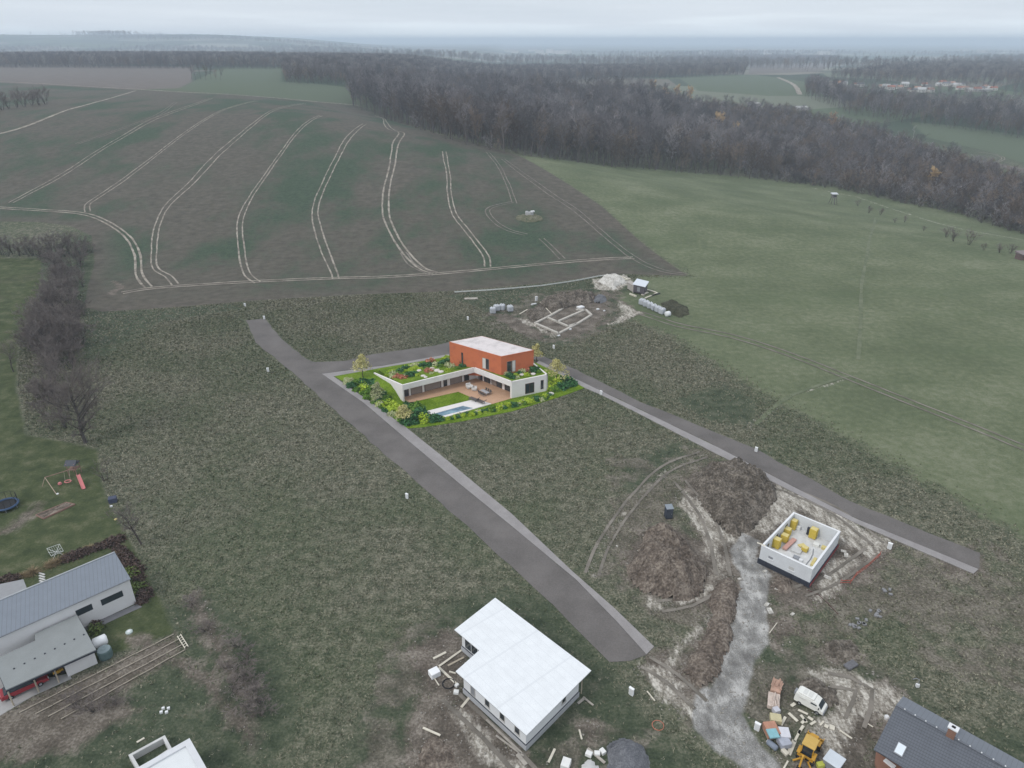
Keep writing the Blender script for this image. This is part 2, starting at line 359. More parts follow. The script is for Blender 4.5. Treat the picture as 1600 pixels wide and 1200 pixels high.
crop = t.mix(t.step(t.math('ADD', gp, t.math('MULTIPLY', t.math('SUBTRACT', n_b, .5), .16)), .44, .62, .10, .88), brown, grn)
crop = t.mix(t.step(t.attr('crop'), 0, 14, .85, 0), crop, brown)
c = lay(c, crop, 'crop', .35, .25)
n_worn = t.math('ADD', t.math('MULTIPLY', t.noise(.11, 5, rough=.65), .6), t.math('MULTIPLY', n_b, .4))
n_mixd = t.math('ADD', t.math('MULTIPLY', n_st, .45), t.math('MULTIPLY', n_b, .55))
soil = t.ramp(t.math('ADD', t.math('MULTIPLY', n_b, .5), t.math('MULTIPLY', n_hi, .5)), [(.36, (.062, .052, .042)), (.5, (.130, .110, .092)), (.64, (.27, .24, .205))])
c = lay(c, soil, 'worn', 11, 1.2, nn=n_worn, op=.66, lim=.6)
c = lay(c, soil, 'dirt', 4.2, 1.0, nn=n_mixd, op=.92)
clay = t.ramp(t.math('ADD', t.math('MULTIPLY', n_st, .6), t.math('MULTIPLY', n_hi, .4)), [(.38, (.12, .105, .085)), (.48, (.29, .265, .225)), (.60, (.60, .57, .51))])
c = lay(c, clay, 'clay', 3.2, .8, nn=n_mixd, op=.9)
grav = t.ramp(t.math('ADD', t.math('MULTIPLY', n_b, .45), t.math('ADD', t.math('MULTIPLY', n_fine, .25), t.math('MULTIPLY', n_st, .3))), [(.40, (.14, .135, .128)), (.5, (.245, .24, .228)), (.60, (.47, .46, .44))])
c = lay(c, grav, 'gravel', .8, .35)
gm = t.done(c, .95, tuft, .35, spec=.1, bstr=.8)
ground = np_mesh('ground', V, [FQ, FT], gm, smooth=True); tag(ground, kind='structure')
for k in ('crop', 'meadow', 'lawn', 'dark', 'dirt', 'clay', 'gravel', 'worn', 'farg', 'farb'):
    a = ground.data.attributes.new(k, 'FLOAT', 'POINT'); z = np.append(zone(k, X, Y), -40).astype(np.float32); a.data.foreach_set('value', z)
# ------------------------------------------------------------------ roads and tyre tracks
def sheet(name, px, z, mat, kind='structure', thick=.03):
    o = MB().prism([tuple(GZ(x, y, z))[:2] for x, y in px], z-thick, z, bottom=False).build(name, mat); return tag(o, kind=kind) if kind else o
t = NT('asphalt'); a = t.noise(4, 3); b = t.noise(.15, 4)
ASPH = t.done(t.ramp(t.math('ADD', t.math('MULTIPLY', a, .4), t.math('MULTIPLY', b, .6)), [(.35, (.105, .097, .092)), (.65, (.165, .152, .145))]), .9, a, .01, spec=.15)
t = NT('paving'); a = t.noise(5, 3); b = t.noise(.3, 4)
PAVE = t.done(t.ramp(t.math('ADD', t.math('MULTIPLY', a, .4), t.math('MULTIPLY', b, .6)), [(.35, (.235, .22, .218)), (.65, (.31, .295, .29))]), .9, a, .01, spec=.15)
RD = [(384,501),(414,498),(440,530),(472,556),(490,566),(540,564),(580,554),(680,540),(702,535),(745,529),(775,533),(836,551),(854,559),(900,578),(1000,628),(1180,701),(1322,780),(1450,832),(1532,864),(1529,889),(1337,810),(1262,772),(1124,700),(1000,640),(900,592),(858,571),(842,563),(770,545),(702,553),(600,571),(503,584),(567,628),(640,690),(720,757),(800,822),(900,905),(965,972),(1010,1022),(985,1033),(952,1035),(915,995),(865,945),(815,900),(700,796),(600,709),(500,620),(464,588),(440,568),(400,536)]
def soften(px, amp=.9, step=3, seed=1):
    """outline with a slightly uneven, crumbling edge"""
    rg = random.Random(seed); out = []
    for i, p in enumerate(px):
        q = px[(i+1) % len(px)]; a, b = GZ(*p), GZ(*q); n = max(1, int((b-a).length/step))
        for k in range(n): c = a.lerp(b, k/n); out.append((c.x+rg.uniform(-1, 1)*amp*.25, c.y+rg.uniform(-1, 1)*amp*.25))
    return out
tag(MB().prism(soften(RD), 0, .05, bottom=False).build('road', ASPH), kind='structure')
PV1 = [(503,584),(567,628),(640,690),(720,757),(800,822),(900,905),(965,972),(1010,1022),(1022,1010),(960,950),(895,893),(800,803),(700,720),(635,668),(575,625),(521,588),(600,574),(702,557),(702,553),(600,571)]
PV2 = [(842,563),(858,571),(900,592),(1000,640),(1124,700),(1262,772),(1337,810),(1529,889),(1521,896),(1337,817),(1210,754),(1112,705),(1000,647),(940,617),(914,606),(860,577),(838,567)]
for p in (PV1, PV2): tag(MB().prism([tuple(GZ(x, y, .12))[:2] for x, y in p], 0, .12, bottom=False).build('pavement', PAVE), kind='structure')
def catmull(P, step=3.):
    P = [np.array(p, float) for p in P]; P = [2*P[0]-P[1]]+P+[2*P[-1]-P[-2]]; out = []
    for i in range(1, len(P)-2):
        n = max(2, int(np.linalg.norm(P[i+1]-P[i])/step))
        for k in range(n):
            t = k/n; out.append(.5*((2*P[i])+(-P[i-1]+P[i+1])*t+(2*P[i-1]-5*P[i]+4*P[i+1]-P[i+2])*t*t+(-P[i-1]+3*P[i]-3*P[i+1]+P[i+2])*t**3))
    out.append(P[-2]); return np.array(out)
trk_rng = np.random.default_rng(5)
def track(px, gauge=1.15, w=.26, strength=1., name='tyre_track', pair=True):
    C = catmull(PW(px), 2.2); T = np.gradient(C, axis=0); T /= np.linalg.norm(T, axis=1)[:, None]+1e-9; Nn = np.stack([-T[:, 1], T[:, 0]], 1)
    VV = []; FF = []; b = 0; n = len(C)
    for sg in ((-1, 1) if pair else (0,)):
        wob = np.cumsum(trk_rng.normal(0, .06, n)); wob -= np.linspace(wob[0], wob[-1], n)
        ww = w*(.6+.7*np.convolve(trk_rng.random(n+4), np.ones(5)/5, 'valid')+.25*trk_rng.random(n))
        for s2 in (-1, 1):
            p = C+Nn*(sg*gauge+wob+s2*ww)[:, None]; VV.append(np.column_stack([p, TH(p[:, 0], p[:, 1])+.07+.0002*C[:, 1]]))
        i = np.arange(n-1); FF.append(np.stack([b+i, b+n+i, b+n+i+1, b+i+1], 1)); b += 2*n
    m = TRK if strength >= 1 else TRKF
    o = np_mesh(name, np.vstack(VV), np.vstack(FF), m); return tag(o, kind='structure')
def trkmat(lo, hi):
    t = NT('track'); return t.done(t.ramp(t.noise(.25, 5), [(.35, lo), (.62, hi)]), .95, spec=.1)
TRK = trkmat((.17, .15, .125), (.36, .325, .275)); TRKF = trkmat((.13, .118, .10), (.23, .208, .18))
TR = [([(1100,710),(1040,733),(985,788),(945,848),(925,898)], .6), ([(1212,757),(1300,796),(1372,850)], .6), ([(1008,1034),(1050,1060),(1095,1102)], .6), ([(1295,1062),(1350,1078),(1335,1130)], .6), ([(1250,925),(1300,905),(1362,862)], .6), ([(1062,752),(1100,800),(1120,850),(1130,900)], .6), ([(1030,948),(1075,940),(1110,920)], .6), ([(700,1085),(760,1140),(830,1215)], .6),
 ([(17,317),(41,304),(101,271),(146,241),(199,209),(232,190),(281,171),(330,154)], 1), ([(137,331),(137,320),(150,310),(195,280),(240,246),(285,211),(322,186),(364,167),(401,158)], 1),
 ([(274,445),(262,432),(242,419),(240,392),(246,355),(262,321),(300,284),(337,244),(375,211),(409,184),(439,169),(476,162)], 1),
 ([(403,442),(386,426),(377,385),(375,344),(390,310),(416,272),(442,235),(465,205),(502,181)], 1), ([(525,436),(521,422),(502,374),(493,332),(502,299),(525,250),(544,216),(570,194)], 1),
 ([(680,427),(657,418),(630,390),(609,354),(603,330),(604,300),(613,258),(618,225),(627,208),(606,198),(600,186),(588,181)], 1.2), ([(762,417),(759,399),(732,363),(711,336),(703,306),(700,270),(694,237)], 1),
 ([(804,318),(792,285),(780,261),(768,245),(762,238)], .6), ([(801,316),(768,324),(762,333),(774,348),(795,360),(822,367)], .6), ([(846,373),(864,390),(879,405)], .6),
 ([(1074,429),(1035,423),(990,403),(945,369),(900,330),(855,300),(810,267),(786,249)], .6), ([(191,458),(225,452),(281,447),(403,440),(525,435),(600,433),(680,428),(750,422),(860,412),(930,406),(990,403)], 1.2),
 ([(-60,321),(0,325),(67,329),(127,334),(165,347),(199,370),(215,396),(219,430),(232,449)], 1.2), ([(630,395),(645,415),(680,430)], .6), ([(120,225),(180,205),(250,178),(275,160)], .6), ([(1530,238),(1556,242),(1568,248),(1556,254)], 1), ([(1000,489),(1060,508),(1150,527),(1240,556),(1330,592),(1450,640),(1620,708)], .6)]
for p, s in TR: track(p, w=.29 if s == 1 else .38 if s > 1 else .26, strength=s)
PTH = trkmat((.105, .125, .075), (.155, .172, .112))
for p_ in ([(1368,340),(1358,380),(1348,430),(1343,500),(1341,562)], [(1180,664),(1228,622),(1290,598),(1326,588)]):
    _k, TRK = TRK, PTH; track(p_, w=.5, pair=False, name='footpath'); TRK = _k
for p, w in (([(-300,118),(0,128),(100,133),(205,139),(330,146),(450,155),(560,165)], 1.6), ([(212,142),(150,160),(60,190),(-40,220)], 1.2), ([(1215,121),(1235,130),(1245,138),(1250,148)], 3.5)): track(p, w=w, pair=False, name='farm_road', strength=1)
# ------------------------------------------------------------------ trees
def frusta(segs, n=3):
    P0 = np.array([s[0] for s in segs]); P1 = np.array([s[1] for s in segs]); r0 = np.array([s[2] for s in segs]); r1 = np.array([s[3] for s in segs])
    D = P1-P0; D /= np.linalg.norm(D, axis=1)[:, None]+1e-9
    up = np.where((np.abs(D[:, 2]) < .9)[:, None], [[0, 0, 1.]], [[1., 0, 0]]); A = np.cross(D, up); A /= np.linalg.norm(A, axis=1)[:, None]+1e-9; B = np.cross(D, A)
    N = len(segs); V = np.zeros((N, 2*n, 3))
    for k in range(n):
        t = 2*math.pi*k/n; o = A*math.cos(t)+B*math.sin(t)
        V[:, k] = P0+o*r0[:, None]; V[:, n+k] = P1+o*r1[:, None]
    base = (np.arange(N)*2*n)[:, None]
    F = np.concatenate([np.stack([base[:, 0]+k, base[:, 0]+(k+1) % n, base[:, 0]+n+(k+1) % n, base[:, 0]+n+k], 1) for k in range(n)])
    return V.reshape(-1, 3), F
def grow(seed, H, spread, tr, nb=20, ns=5, nt_=6, low=.35, tw=.035, multi=1, lean=(0, 0), upw=.35):
    rg = random.Random(seed); big = []; fine = []
    def rv(d, a):
        v = Vector((rg.gauss(0, 1), rg.gauss(0, 1), rg.gauss(0, 1))); v -= v.project(d); v.normalize(); return (d*math.cos(a)+v*math.sin(a)).normalized()
    for m in range(multi):
        az = rg.uniform(0, 6.28); d = Vector((lean[0]+(math.cos(az)*.35 if multi > 1 else 0), lean[1]+(math.sin(az)*.35 if multi > 1 else 0), 1)).normalized()
        p = Vector((math.cos(az)*.3, math.sin(az)*.3, -.3)) if multi > 1 else Vector((0, 0, -.3)); pts = [p.copy()]; L_ = H*.86/7
        for k in range(7):
            p = p+d*L_; pts.append(p.copy()); d = rv(d, abs(rg.gauss(0, .10))); d.z += .05; d.normalize()
        rad = [tr*(1-.88*k/7) for k in range(8)]
        for k in range(7): big.append((pts[k], pts[k+1], rad[k], rad[k+1]))
        for j in range(nb//multi):
            f = low+(1-low)*((j+rg.random())/(nb//multi)); f = min(f, .995); i = min(int(f*7), 6); a = f*7-i
            q = pts[i].lerp(pts[i+1], a); td = (pts[i+1]-pts[i]).normalized()
            prof = math.sin(math.pi*min(1, .18+.82*(1-(f-low)/(1-low+1e-6))))**.6
            bl = spread*(.55+.5*rg.random())*max(.35, prof); bd = rv(td, R(rg.uniform(38, 68))); bd.z += upw*rg.random(); bd.normalize()
            r0 = rad[i]*.42+.01; e1 = q+bd*bl*.5; bd2 = rv(bd, .25); bd2.z += .22; bd2.normalize(); e2 = e1+bd2*bl*.5
            big.append((q, e1, r0, r0*.6)); big.append((e1, e2, r0*.6, r0*.18))
            for s_ in range(ns):
                g = .2+.8*(s_+rg.random())/ns; w = q.lerp(e1, g*2) if g < .5 else e1.lerp(e2, g*2-1)
                sd = rv(bd2, R(rg.uniform(25, 60))); sd.z += .18; sd.normalize(); sl = bl*rg.uniform(.3, .52); w2 = w+sd*sl
                fine.append((w, w2, max(tw*1.1, r0*.3), tw*.6))
                for t_ in range(nt_):
                    u = .25+.75*rg.random(); x = w.lerp(w2, u); xd = rv(sd, R(rg.uniform(18, 62))); xd.z += .15; fine.append((x, x+xd.normalized()*rg.uniform(.35, 1)*min(1.9, sl*.75), tw*.75, tw*.18))
    return big, fine
def tree_meshes(seed, *a, bn=5, **k):
    big, fine = grow(seed, *a, **k); return frusta(big, bn), frusta(fine, 3)
def make_tree(name, label, cat, loc, mesh, bark, twig, group=None, rz=0):
    o = thing(name, label, cat, loc, rz, group); np_mesh('trunk', mesh[0][0], [mesh[0][1]], bark, o, smooth=True); np_mesh('crown', mesh[1][0], [mesh[1][1]], twig, o); return o
TW_F = M((.195, .165, .165), .35, .12, .9, 0); TW_G = M((.225, .205, .205), .3, .12, .9, 0); TW_B = M((.22, .17, .15), .3, .2, .9, 0); TW_O = M((.52, .37, .20), .3, .5, .9, 0)
TW_R = M((.36, .25, .17), .3, .3, .9, 0); BK_F = M((.12, .105, .098), .3, .6, .9, 0); BK_L = M((.40, .38, .35), .3, .8, .9, 0); NEED = M((.035, .055, .035), .3, .5, .9, 0)
def treemat(lo, hi):
    t = NT('twigs'); oi = t.n('ShaderNodeObjectInfo'); f = t.math('ADD', t.math('MULTIPLY', oi.outputs['Random'], .6), t.math('MULTIPLY', t.noise(.5, 2), .4)); return t.done(t.ramp(f, [(.2, lo), (.5, tuple((a+b)*.42 for a, b in zip(lo, hi))), (.8, hi)]), .9, spec=.1)
TW_F = treemat((.072, .066, .070), (.25, .225, .228)); TW_G = treemat((.085, .082, .086), (.34, .315, .315)); TW_B = treemat((.10, .076, .062), (.27, .21, .165))
fv = [((h_, sp, tr), tree_meshes(100+i, h_, sp, tr, nb=24, ns=5, nt_=7, low=lo, tw=.055, bn=4), tw, bk) for i, (h_, sp, tr, lo, tw, bk) in enumerate([
    (22, 6.6, .30, .36, TW_F, BK_F), (20, 6.2, .26, .30, TW_G, BK_F), (23, 6.0, .28, .42, TW_F, BK_F), (18, 6.4, .24, .25, TW_B, BK_F), (21, 5.6, .25, .35, TW_G, BK_F), (16, 5.8, .2, .2, TW_B, BK_F)])]
shv = [(None, tree_meshes(150+i, h_, sp, .1, nb=22, ns=5, nt_=7, low=.08, tw=.05, bn=3, multi=4), tw, BK_F) for i, (h_, sp, tw) in enumerate([(8, 3.6, TW_G), (6.5, 3.3, TW_F), (9.5, 3.6, TW_B)])]
def conifer_mesh(seed, H, r):
    rg = random.Random(seed); fine = []; big = [(Vector((0, 0, -.3)), Vector((0, 0, H)), .22, .03)]
    for k in range(420):
        f = .12+.88*rg.random(); z = H*f; a = rg.uniform(0, 6.28); l = r*(1.03-f)*rg.uniform(.6, 1.1); e = Vector((math.cos(a)*l, math.sin(a)*l, z-l*.15)); s = Vector((0, 0, z))
        fine.append((s, e, .05, .03))
        for j in range(5): q = s.lerp(e, .3+.7*rg.random()); fine.append((q, q+Vector((rg.gauss(0, .5), rg.gauss(0, .5), -.35))*.9, .16, .03))
    return frusta(big, 5), frusta(fine, 3)
FW = [(545,167),(580,177),(625,193),(700,220),(770,236),(814,246),(1000,264),(1150,277),(1300,294),(1400,316),(1500,336),(1700,382)]
BK = [(1700,256),(1560,222),(1490,205),(1430,188),(1380,172),(1300,158),(1230,144),(1120,136),(1050,130),(950,128),(850,124),(750,118),(640,112),(550,114)]
front = [g2(*p) for p in FW]; back = [g2(x, y, 27) for x, y in BK]
W1 = np.array(front+back)
edge = np.array(front)
rng = np.random.default_rng(3)
def fill(P, step, jit=.45, mx=99999):
    lo, hi = P.min(0), P.max(0); xs = np.arange(lo[0], hi[0], step); ys = np.arange(lo[1], hi[1], step); A, B = np.meshgrid(xs, ys); B = B+(np.arange(len(xs)) % 2)*step*.5
    pts = np.stack([A.ravel(), B.ravel()], 1)+rng.uniform(-jit, jit, (A.size, 2))*step; k = sd_poly(pts[:, 0], pts[:, 1], P) > 0; pts = pts[k]
    return pts[np.abs(np.degrees(np.arctan2(pts[:, 0], pts[:, 1]))) < 46][:mx]
p1 = fill(W1, 8.8)
de = -sd_line(p1[:, 0], p1[:, 1], edge, 0.)
near_i = np.argsort(de)[:int((de < 20).sum())]
isF = np.zeros(len(p1), bool)
fr = near_i[(np.argsort(np.argsort(p1[near_i, 1])) < 250)]; isF[fr] = True
def shrubby(x, y): return float(S((x-150)/110))
proto = {}
def put_forest(kind, i, x, y, s, label, group, cat='tree'):
    key = (kind, i)
    if key not in proto:
        v = (fv if kind == 'f' else shv)[i]; o = make_tree('bare_tree' if kind == 'f' else 'bare_shrub', label, cat, (0, 0, 0), v[1], v[3], v[2]); proto[key] = o
    else: o = copy_tree(proto[key])
    tag(o, label, cat, group); o.location = (x, y, h(x, y)-.1); o.rotation_euler = (0, 0, rng.uniform(0, 6.28)); o.scale = (s, s, s*rng.uniform(.92, 1.1)); return o
for k in fr:
    x, y = p1[k]+rng.normal(0, 2.2, 2); sh = shrubby(x, y)
    if rng.random() < sh*.8+.14: put_forest('s', int(rng.integers(3)), x, y, rng.uniform(.8, 1.5), 'low bare grey shrub at the foot of the front edge of the big wood', 'bare shrubs along the front edge of the wood', 'shrub')
    else: put_forest('f', int(rng.integers(6)), x, y, rng.uniform(1.15, 1.65)*(1-.42*sh), 'tall bare leafless tree in the front row of the big wood behind the fields', 'bare trees in the front row of the wood')
def wood(name, pts, scl, label, cat, variants):
    """stuff: far trees that read as one mass, instanced with geometry nodes"""
    me = bpy.data.meshes.new(name); z = TH(pts[:, 0], pts[:, 1])-.2
    me.from_pydata(np.column_stack([pts, z]).tolist(), [], []); a = me.attributes.new('scl', 'FLOAT', 'POINT'); a.data.foreach_set('value', np.asarray(scl, np.float32))
    o = bpy.data.objects.new(name, me); COL.objects.link(o); tag(o, label, cat, kind='stuff')
    g = bpy.data.node_groups.new(name, 'GeometryNodeTree'); g.interface.new_socket('Geometry', in_out='INPUT', socket_type='NodeSocketGeometry'); g.interface.new_socket('Geometry', in_out='OUTPUT', socket_type='NodeSocketGeometry')
    n = g.nodes.new; gi = n('NodeGroupInput'); go = n('NodeGroupOutput'); iop = n('GeometryNodeInstanceOnPoints'); top = n('GeometryNodeJoinGeometry'); l = g.links.new
    for v in reversed(variants):
        j = n('GeometryNodeJoinGeometry')
        for ch in [q for q in bpy.data.objects if q.parent == v]:
            oi = n('GeometryNodeObjectInfo'); oi.transform_space = 'ORIGINAL'; oi.inputs[0].default_value = ch; l(oi.outputs['Geometry'], j.inputs[0])
        gti = n('GeometryNodeGeometryToInstance'); l(j.outputs[0], gti.inputs[0]); l(gti.outputs[0], top.inputs[0])
    l(gi.outputs[0], iop.inputs['Points']); l(top.outputs[0], iop.inputs['Instance']); iop.inputs['Pick Instance'].default_value = True
    ri = n('FunctionNodeRandomValue'); ri.data_type = 'INT'; ri.inputs['Min'].default_value if False else None
    for s_ in ri.inputs:
        if s_.name == 'Min' and s_.type == 'INT': s_.default_value = 0
        if s_.name == 'Max' and s_.type == 'INT': s_.default_value = len(variants)-1
    l([q for q in ri.outputs if q.type == 'INT'][0], iop.inputs['Instance Index'])
    rr_ = n('FunctionNodeRandomValue'); rr_.data_type = 'FLOAT_VECTOR'
    vi = [q for q in rr_.inputs if q.type == 'VECTOR']; vi[0].default_value = (0, 0, 0); vi[1].default_value = (.06, .06, 6.28)
    l([q for q in rr_.outputs if q.type == 'VECTOR'][0], iop.inputs['Rotation'])
    na_ = n('GeometryNodeInputNamedAttribute'); na_.data_type = 'FLOAT'; na_.inputs[0].default_value = 'scl'; l(na_.outputs[0], iop.inputs['Scale'])
    l(iop.outputs[0], go.inputs[0]); o.modifiers.new('instances', 'NODES').node_group = g; return o
FP = [proto[k] for k in sorted(proto) if k[0] == 'f']; SP = [proto[k] for k in sorted(proto) if k[0] == 's']
rest = p1[~isF]; sh = np.array([shrubby(*p) for p in rest]); pick = rng.random(len(rest)) < sh*.45
wood('woodland', rest[~pick], rng.uniform(1.1, 1.75, (~pick).sum())*(1-.42*sh[~pick]), 'dense bare winter wood of grey brown trees behind its front row', 'wood', FP)
tp_ = fill(W1, 6.0); tp_ = tp_[(rng.random(len(tp_)) < np.array([shrubby(*q) for q in tp_]))]; tp_ = np.vstack([tp_, rest[pick]])
wood('thicket', tp_, rng.uniform(.9, 1.7, len(tp_)), 'low grey thicket filling the gaps of the wood on its right side', 'thicket', SP)
def wood_px(name, base, top, step, label, smin=.85, smax=1.2, variants=None):
    P = np.array([g2(*p) for p in base]+[g2(x, y, 20) for x, y in top]); p = fill(P, step, mx=9000)
    return wood(name, p, rng.uniform(smin, smax, len(p)), label, 'wood', variants or FP)
wood_px('woodland', [(445,131),(548,134),(620,132),(760,130),(900,128),(1060,122),(1163,117)], [(1166,100),(1060,93),(900,88),(760,86),(600,80),(450,80)], 9, 'bare wood in the second row behind the field track, left of the far green field')
wood_px('woodland', [(-60,106),(200,107),(445,108)], [(445,84),(200,82),(-60,80)], 9, 'long dark belt of bare trees beyond the brown field at the far left')
wood_px('woodland', [(1255,150),(1330,182),(1425,194),(1520,205),(1650,226)], [(1650,155),(1560,148),(1440,144),(1350,134),(1300,124),(1270,116)], 8.5, 'bare wood between the far village and the narrow green field on the right')
wood_px('woodland', [(1290,126),(1400,130),(1540,132),(1680,144)], [(1680,100),(1500,96),(1380,100),(1300,108)], 12, 'hazy bare wood behind the roofs of the far village')
wood_px('woodland', [(1040,97),(1310,97)], [(1310,86),(1040,86)], 14, 'thin hazy tree belt across the distance above the far brown field')
# scattered distant woods out to the horizon
dp = []
for k in range(34):
    a = R(rng.uniform(-42, 42)); d = rng.uniform(2300, 7500); cx, cy = d*math.sin(a), d*math.cos(a); n = int(rng.integers(120, 330)); q = rng.normal(0, 1, (n, 2))*[rng.uniform(120, 420), rng.uniform(30, 90)]+[cx, cy]; dp.append(q)
dp = np.vstack(dp); wood('distant_woods', dp, rng.uniform(1.0, 1.7, len(dp)), 'hazy blue woods scattered over the plain towards the horizon', 'wood', FP)
vt = np.array([g2(x, y, 4) for x, y in zip(rng.uniform(1290, 1620, 170), rng.uniform(124, 152, 170))]); wood('village_trees', vt, rng.uniform(.35, .75, 170), 'scattered bare trees between the houses of the far village', 'trees', FP)
# single trees that stand out of the wood
ob = tree_meshes(201, 20, 4.6, .25, nb=28, ns=7, nt_=11, low=.25, tw=.2, bn=4); lb = tree_meshes(203, 21, 3.0, .28, nb=16, ns=4, nt_=5, low=.4, tw=.045, bn=5); cm = conifer_mesh(7, 19, 3.4)
OT = [(1020,142,1.05,'o','large orange leaved tree rising from the middle of the wood'), (1040,150,.9,'o','orange tree in the wood beside a dark spruce'), (1078,150,1.0,'o','orange tree in the wood right of the dark spruce, near the far green field'), (990,140,.8,'o','pale orange tree left of the largest orange tree'), (1058,144,.9,'o','orange tree between the two dark spruces'), (1128,186,.8,'o','smaller orange brown crown just above the middle pair of orange trees'), (1122,195,1.0,'o','orange brown tree in the middle of the wood in front of the others'), (1148,206,.9,'o','rusty orange tree just right of another in the middle of the wood'), (932,172,.85,'r','dull orange tree in the wood left of the brighter ones'), (876,170,.75,'r','faint orange tree farthest left in the wood'), (1302,190,.9,'r','slim brownish orange tree standing alone at the right of the wood'), (1460,270,.7,'o','small rusty bush crown in the right hand thicket'), (1100,210,.7,'r','brown leaved tree low in the middle of the wood')]
for i, (x, y, s, k, lab) in enumerate(OT):
    p = G(x, y, 14); o = make_tree('autumn_tree', lab, 'tree', (p.x, p.y, h(p.x, p.y)), ob, BK_F, TW_O if k == 'o' else TW_R, rz=i*1.3); o.scale = (s*1.35,)*3
for i, (x, y, s, lab) in enumerate([(1039,136,.95,'dark spruce standing among the orange trees'), (1068,146,.8,'smaller dark spruce right of the first, among the orange trees'), (1562,118,1.3,'dark round evergreen right of the far village')]):
    p = G(x, y, 12); o = make_tree('spruce', lab, 'tree', (p.x, p.y, h(p.x, p.y)), cm, BK_F, NEED, rz=i); o.scale = (s,)*3
for i, (x, y, s, lab) in enumerate([(1430,202,.75,'dead white trunked tree above the thicket on the right'), (1218,190,.8,'pale birch in the wood, left of the slim orange tree')]):
    p = G(x, y, 10); o = make_tree('birch', lab, 'tree', (p.x, p.y, h(p.x, p.y)), lb, BK_L, BK_L if i == 0 else TW_G, rz=i*2); o.scale = (s,)*3
# the small copse on the hill
for i, (x, y, s) in enumerate([(300,124,1.0),(306,125,.9),(314,124,1.05),(322,125,.95),(330,124,.8),(338,125,.8),(345,125,.65)]):
    p = G(x, y); put_forest('f', i % 6, p.x, p.y, s, 'bare tree in the small reddish copse standing alone on the hill beside the track', 'trees of the small copse on the hill')
# hedgerow on the left, shrubs and near trees
nv = [tree_meshes(300+i, h_, sp, tr, nb=nb, ns=6, nt_=13, low=lo, tw=.034, bn=6, multi=mu) for i, (h_, sp, tr, nb, lo, mu) in enumerate([(8, 3.9, .14, 24, .12, 3), (7, 3.6, .12, 24, .1, 4), (10, 4.2, .2, 26, .2, 2), (6, 3.2, .1, 20, .08, 4)])]
TWN = M((.165, .14, .13), .35, .4, .9, 0); BKN = M((.075, .066, .06), .35, 2, .9, .01); TWN2 = M((.21, .18, .165), .3, .4, .9, 0)
hp = [None]*8
HB = [(5,398,1,0),(22,397,1,1),(38,398,.9,3),(52,400,1,0),(66,402,1.1,1),(80,400,1.1,0),(95,398,1.1,1),(110,397,1.1,0),(124,396,1.1,1),(136,392,.8,3),(-14,398,1,1),
      (84,425,1,0),(104,422,1,1),(124,418,.9,0),(86,448,1,1),(106,446,1,0),(120,440,.8,3),(80,472,.95,0),(100,470,1,1),(116,466,.9,0),
      (70,498,1,1),(90,495,1.1,0),(110,492,1,2),(124,488,.7,3),(60,522,1.1,0),(80,520,1.1,1),(100,518,1,0),(122,516,1,1),(50,548,1,3),(68,548,1.2,0),(90,545,1.1,2),(112,543,1.15,1),(128,540,.9,0),
      (72,572,1.1,1),(92,570,1,3),(112,568,.9,0),(76,598,1,1),(66,622,.8,3),(84,625,.9,0)]
_hr = random.Random(2)
HB += [(x+_hr.uniform(-11, 11), y+_hr.uniform(-9, 9), s*_hr.uniform(.7, 1.0), (v+1) % 4) for x, y, s, v in HB if y > 405]+[(x+_hr.uniform(-9, 9), y+_hr.uniform(-9, 9), s*_hr.uniform(.6, .9), (v+2) % 4) for x, y, s, v in HB[11:]]+[(x+8, y+3, .7, v) for x, y, s, v in HB[:10]]+[(70,650,.7,3),(92,652,.8,1),(108,640,.8,0),(82,672,.6,3),(104,668,.6,1)]
for i, (x, y, s, v) in enumerate(HB):
    p = G(x, y); lab = 'dense bare shrub in the hedge that runs across the top of the garden lawn' if y < 405 else 'bare grey brown shrub in the tall hedgerow between the garden lawn and the rough grass'
    gp_ = 'shrubs of the hedge above the garden lawn' if y < 405 else 'shrubs of the tall hedgerow on the left'; j = v*2+i % 2
    if hp[j] is None: hp[j] = o = make_tree('bare_shrub', lab, 'shrub', (0, 0, 0), nv[v], BKN, TWN if i % 2 else TWN2)
    else: o = copy_tree(hp[j])
    tag(o, lab, 'shrub', gp_); o.location = p; o.rotation_euler = (0, 0, i*1.7); o.scale = (s,)*3
p = G(134, 692); make_tree('bare_tree', 'large old bare tree with a thick dark trunk at the bottom of the left hedgerow', 'tree', p, tree_meshes(400, 15, 9.5, .42, nb=32, ns=9, nt_=13, low=.16, tw=.03, bn=8, lean=(-.12, .05), upw=.12), BKN, TWN)
p = G(22, 581); make_tree('bare_tree', 'small bare fruit tree on the lawn at the left edge', 'tree', p, tree_meshes(401, 8, 4, .16, nb=18, ns=6, nt_=8, low=.3, tw=.02, bn=6, lean=(-.25, 0)), BKN, TWN)
p = G(222, 851); make_tree('bare_tree', 'leaning bare tree beside the corner of the grey roofed house', 'tree', p, tree_meshes(402, 8.5, 3.6, .2, nb=22, ns=6, nt_=9, low=.3, tw=.02, bn=6, lean=(-.38, .15)), BKN, TWN)
p = G(166, 752); make_tree('bare_shrub', 'thin bare bush behind the climbing frame', 'shrub', p, tree_meshes(403, 4.5, 2.4, .08, nb=16, ns=5, nt_=7, low=.1, tw=.018, bn=5, multi=3), BKN, TWN)
for i, (x, y) in enumerate([(-8,172),(4,172),(15,170),(26,168),(38,167),(50,165),(62,164),(72,163)]):
    p = G(x, y); o = copy_tree(hp[[j for j in range(8) if hp[j]][i % 3]]); tag(o, 'bare bush in the dark clump beyond the hilltop at the upper left edge', 'shrub', 'bushes beyond the hilltop'); o.location = (p.x, p.y, h(p.x, p.y)); o.scale = (1.5,)*3; o.rotation_euler = (0, 0, i)
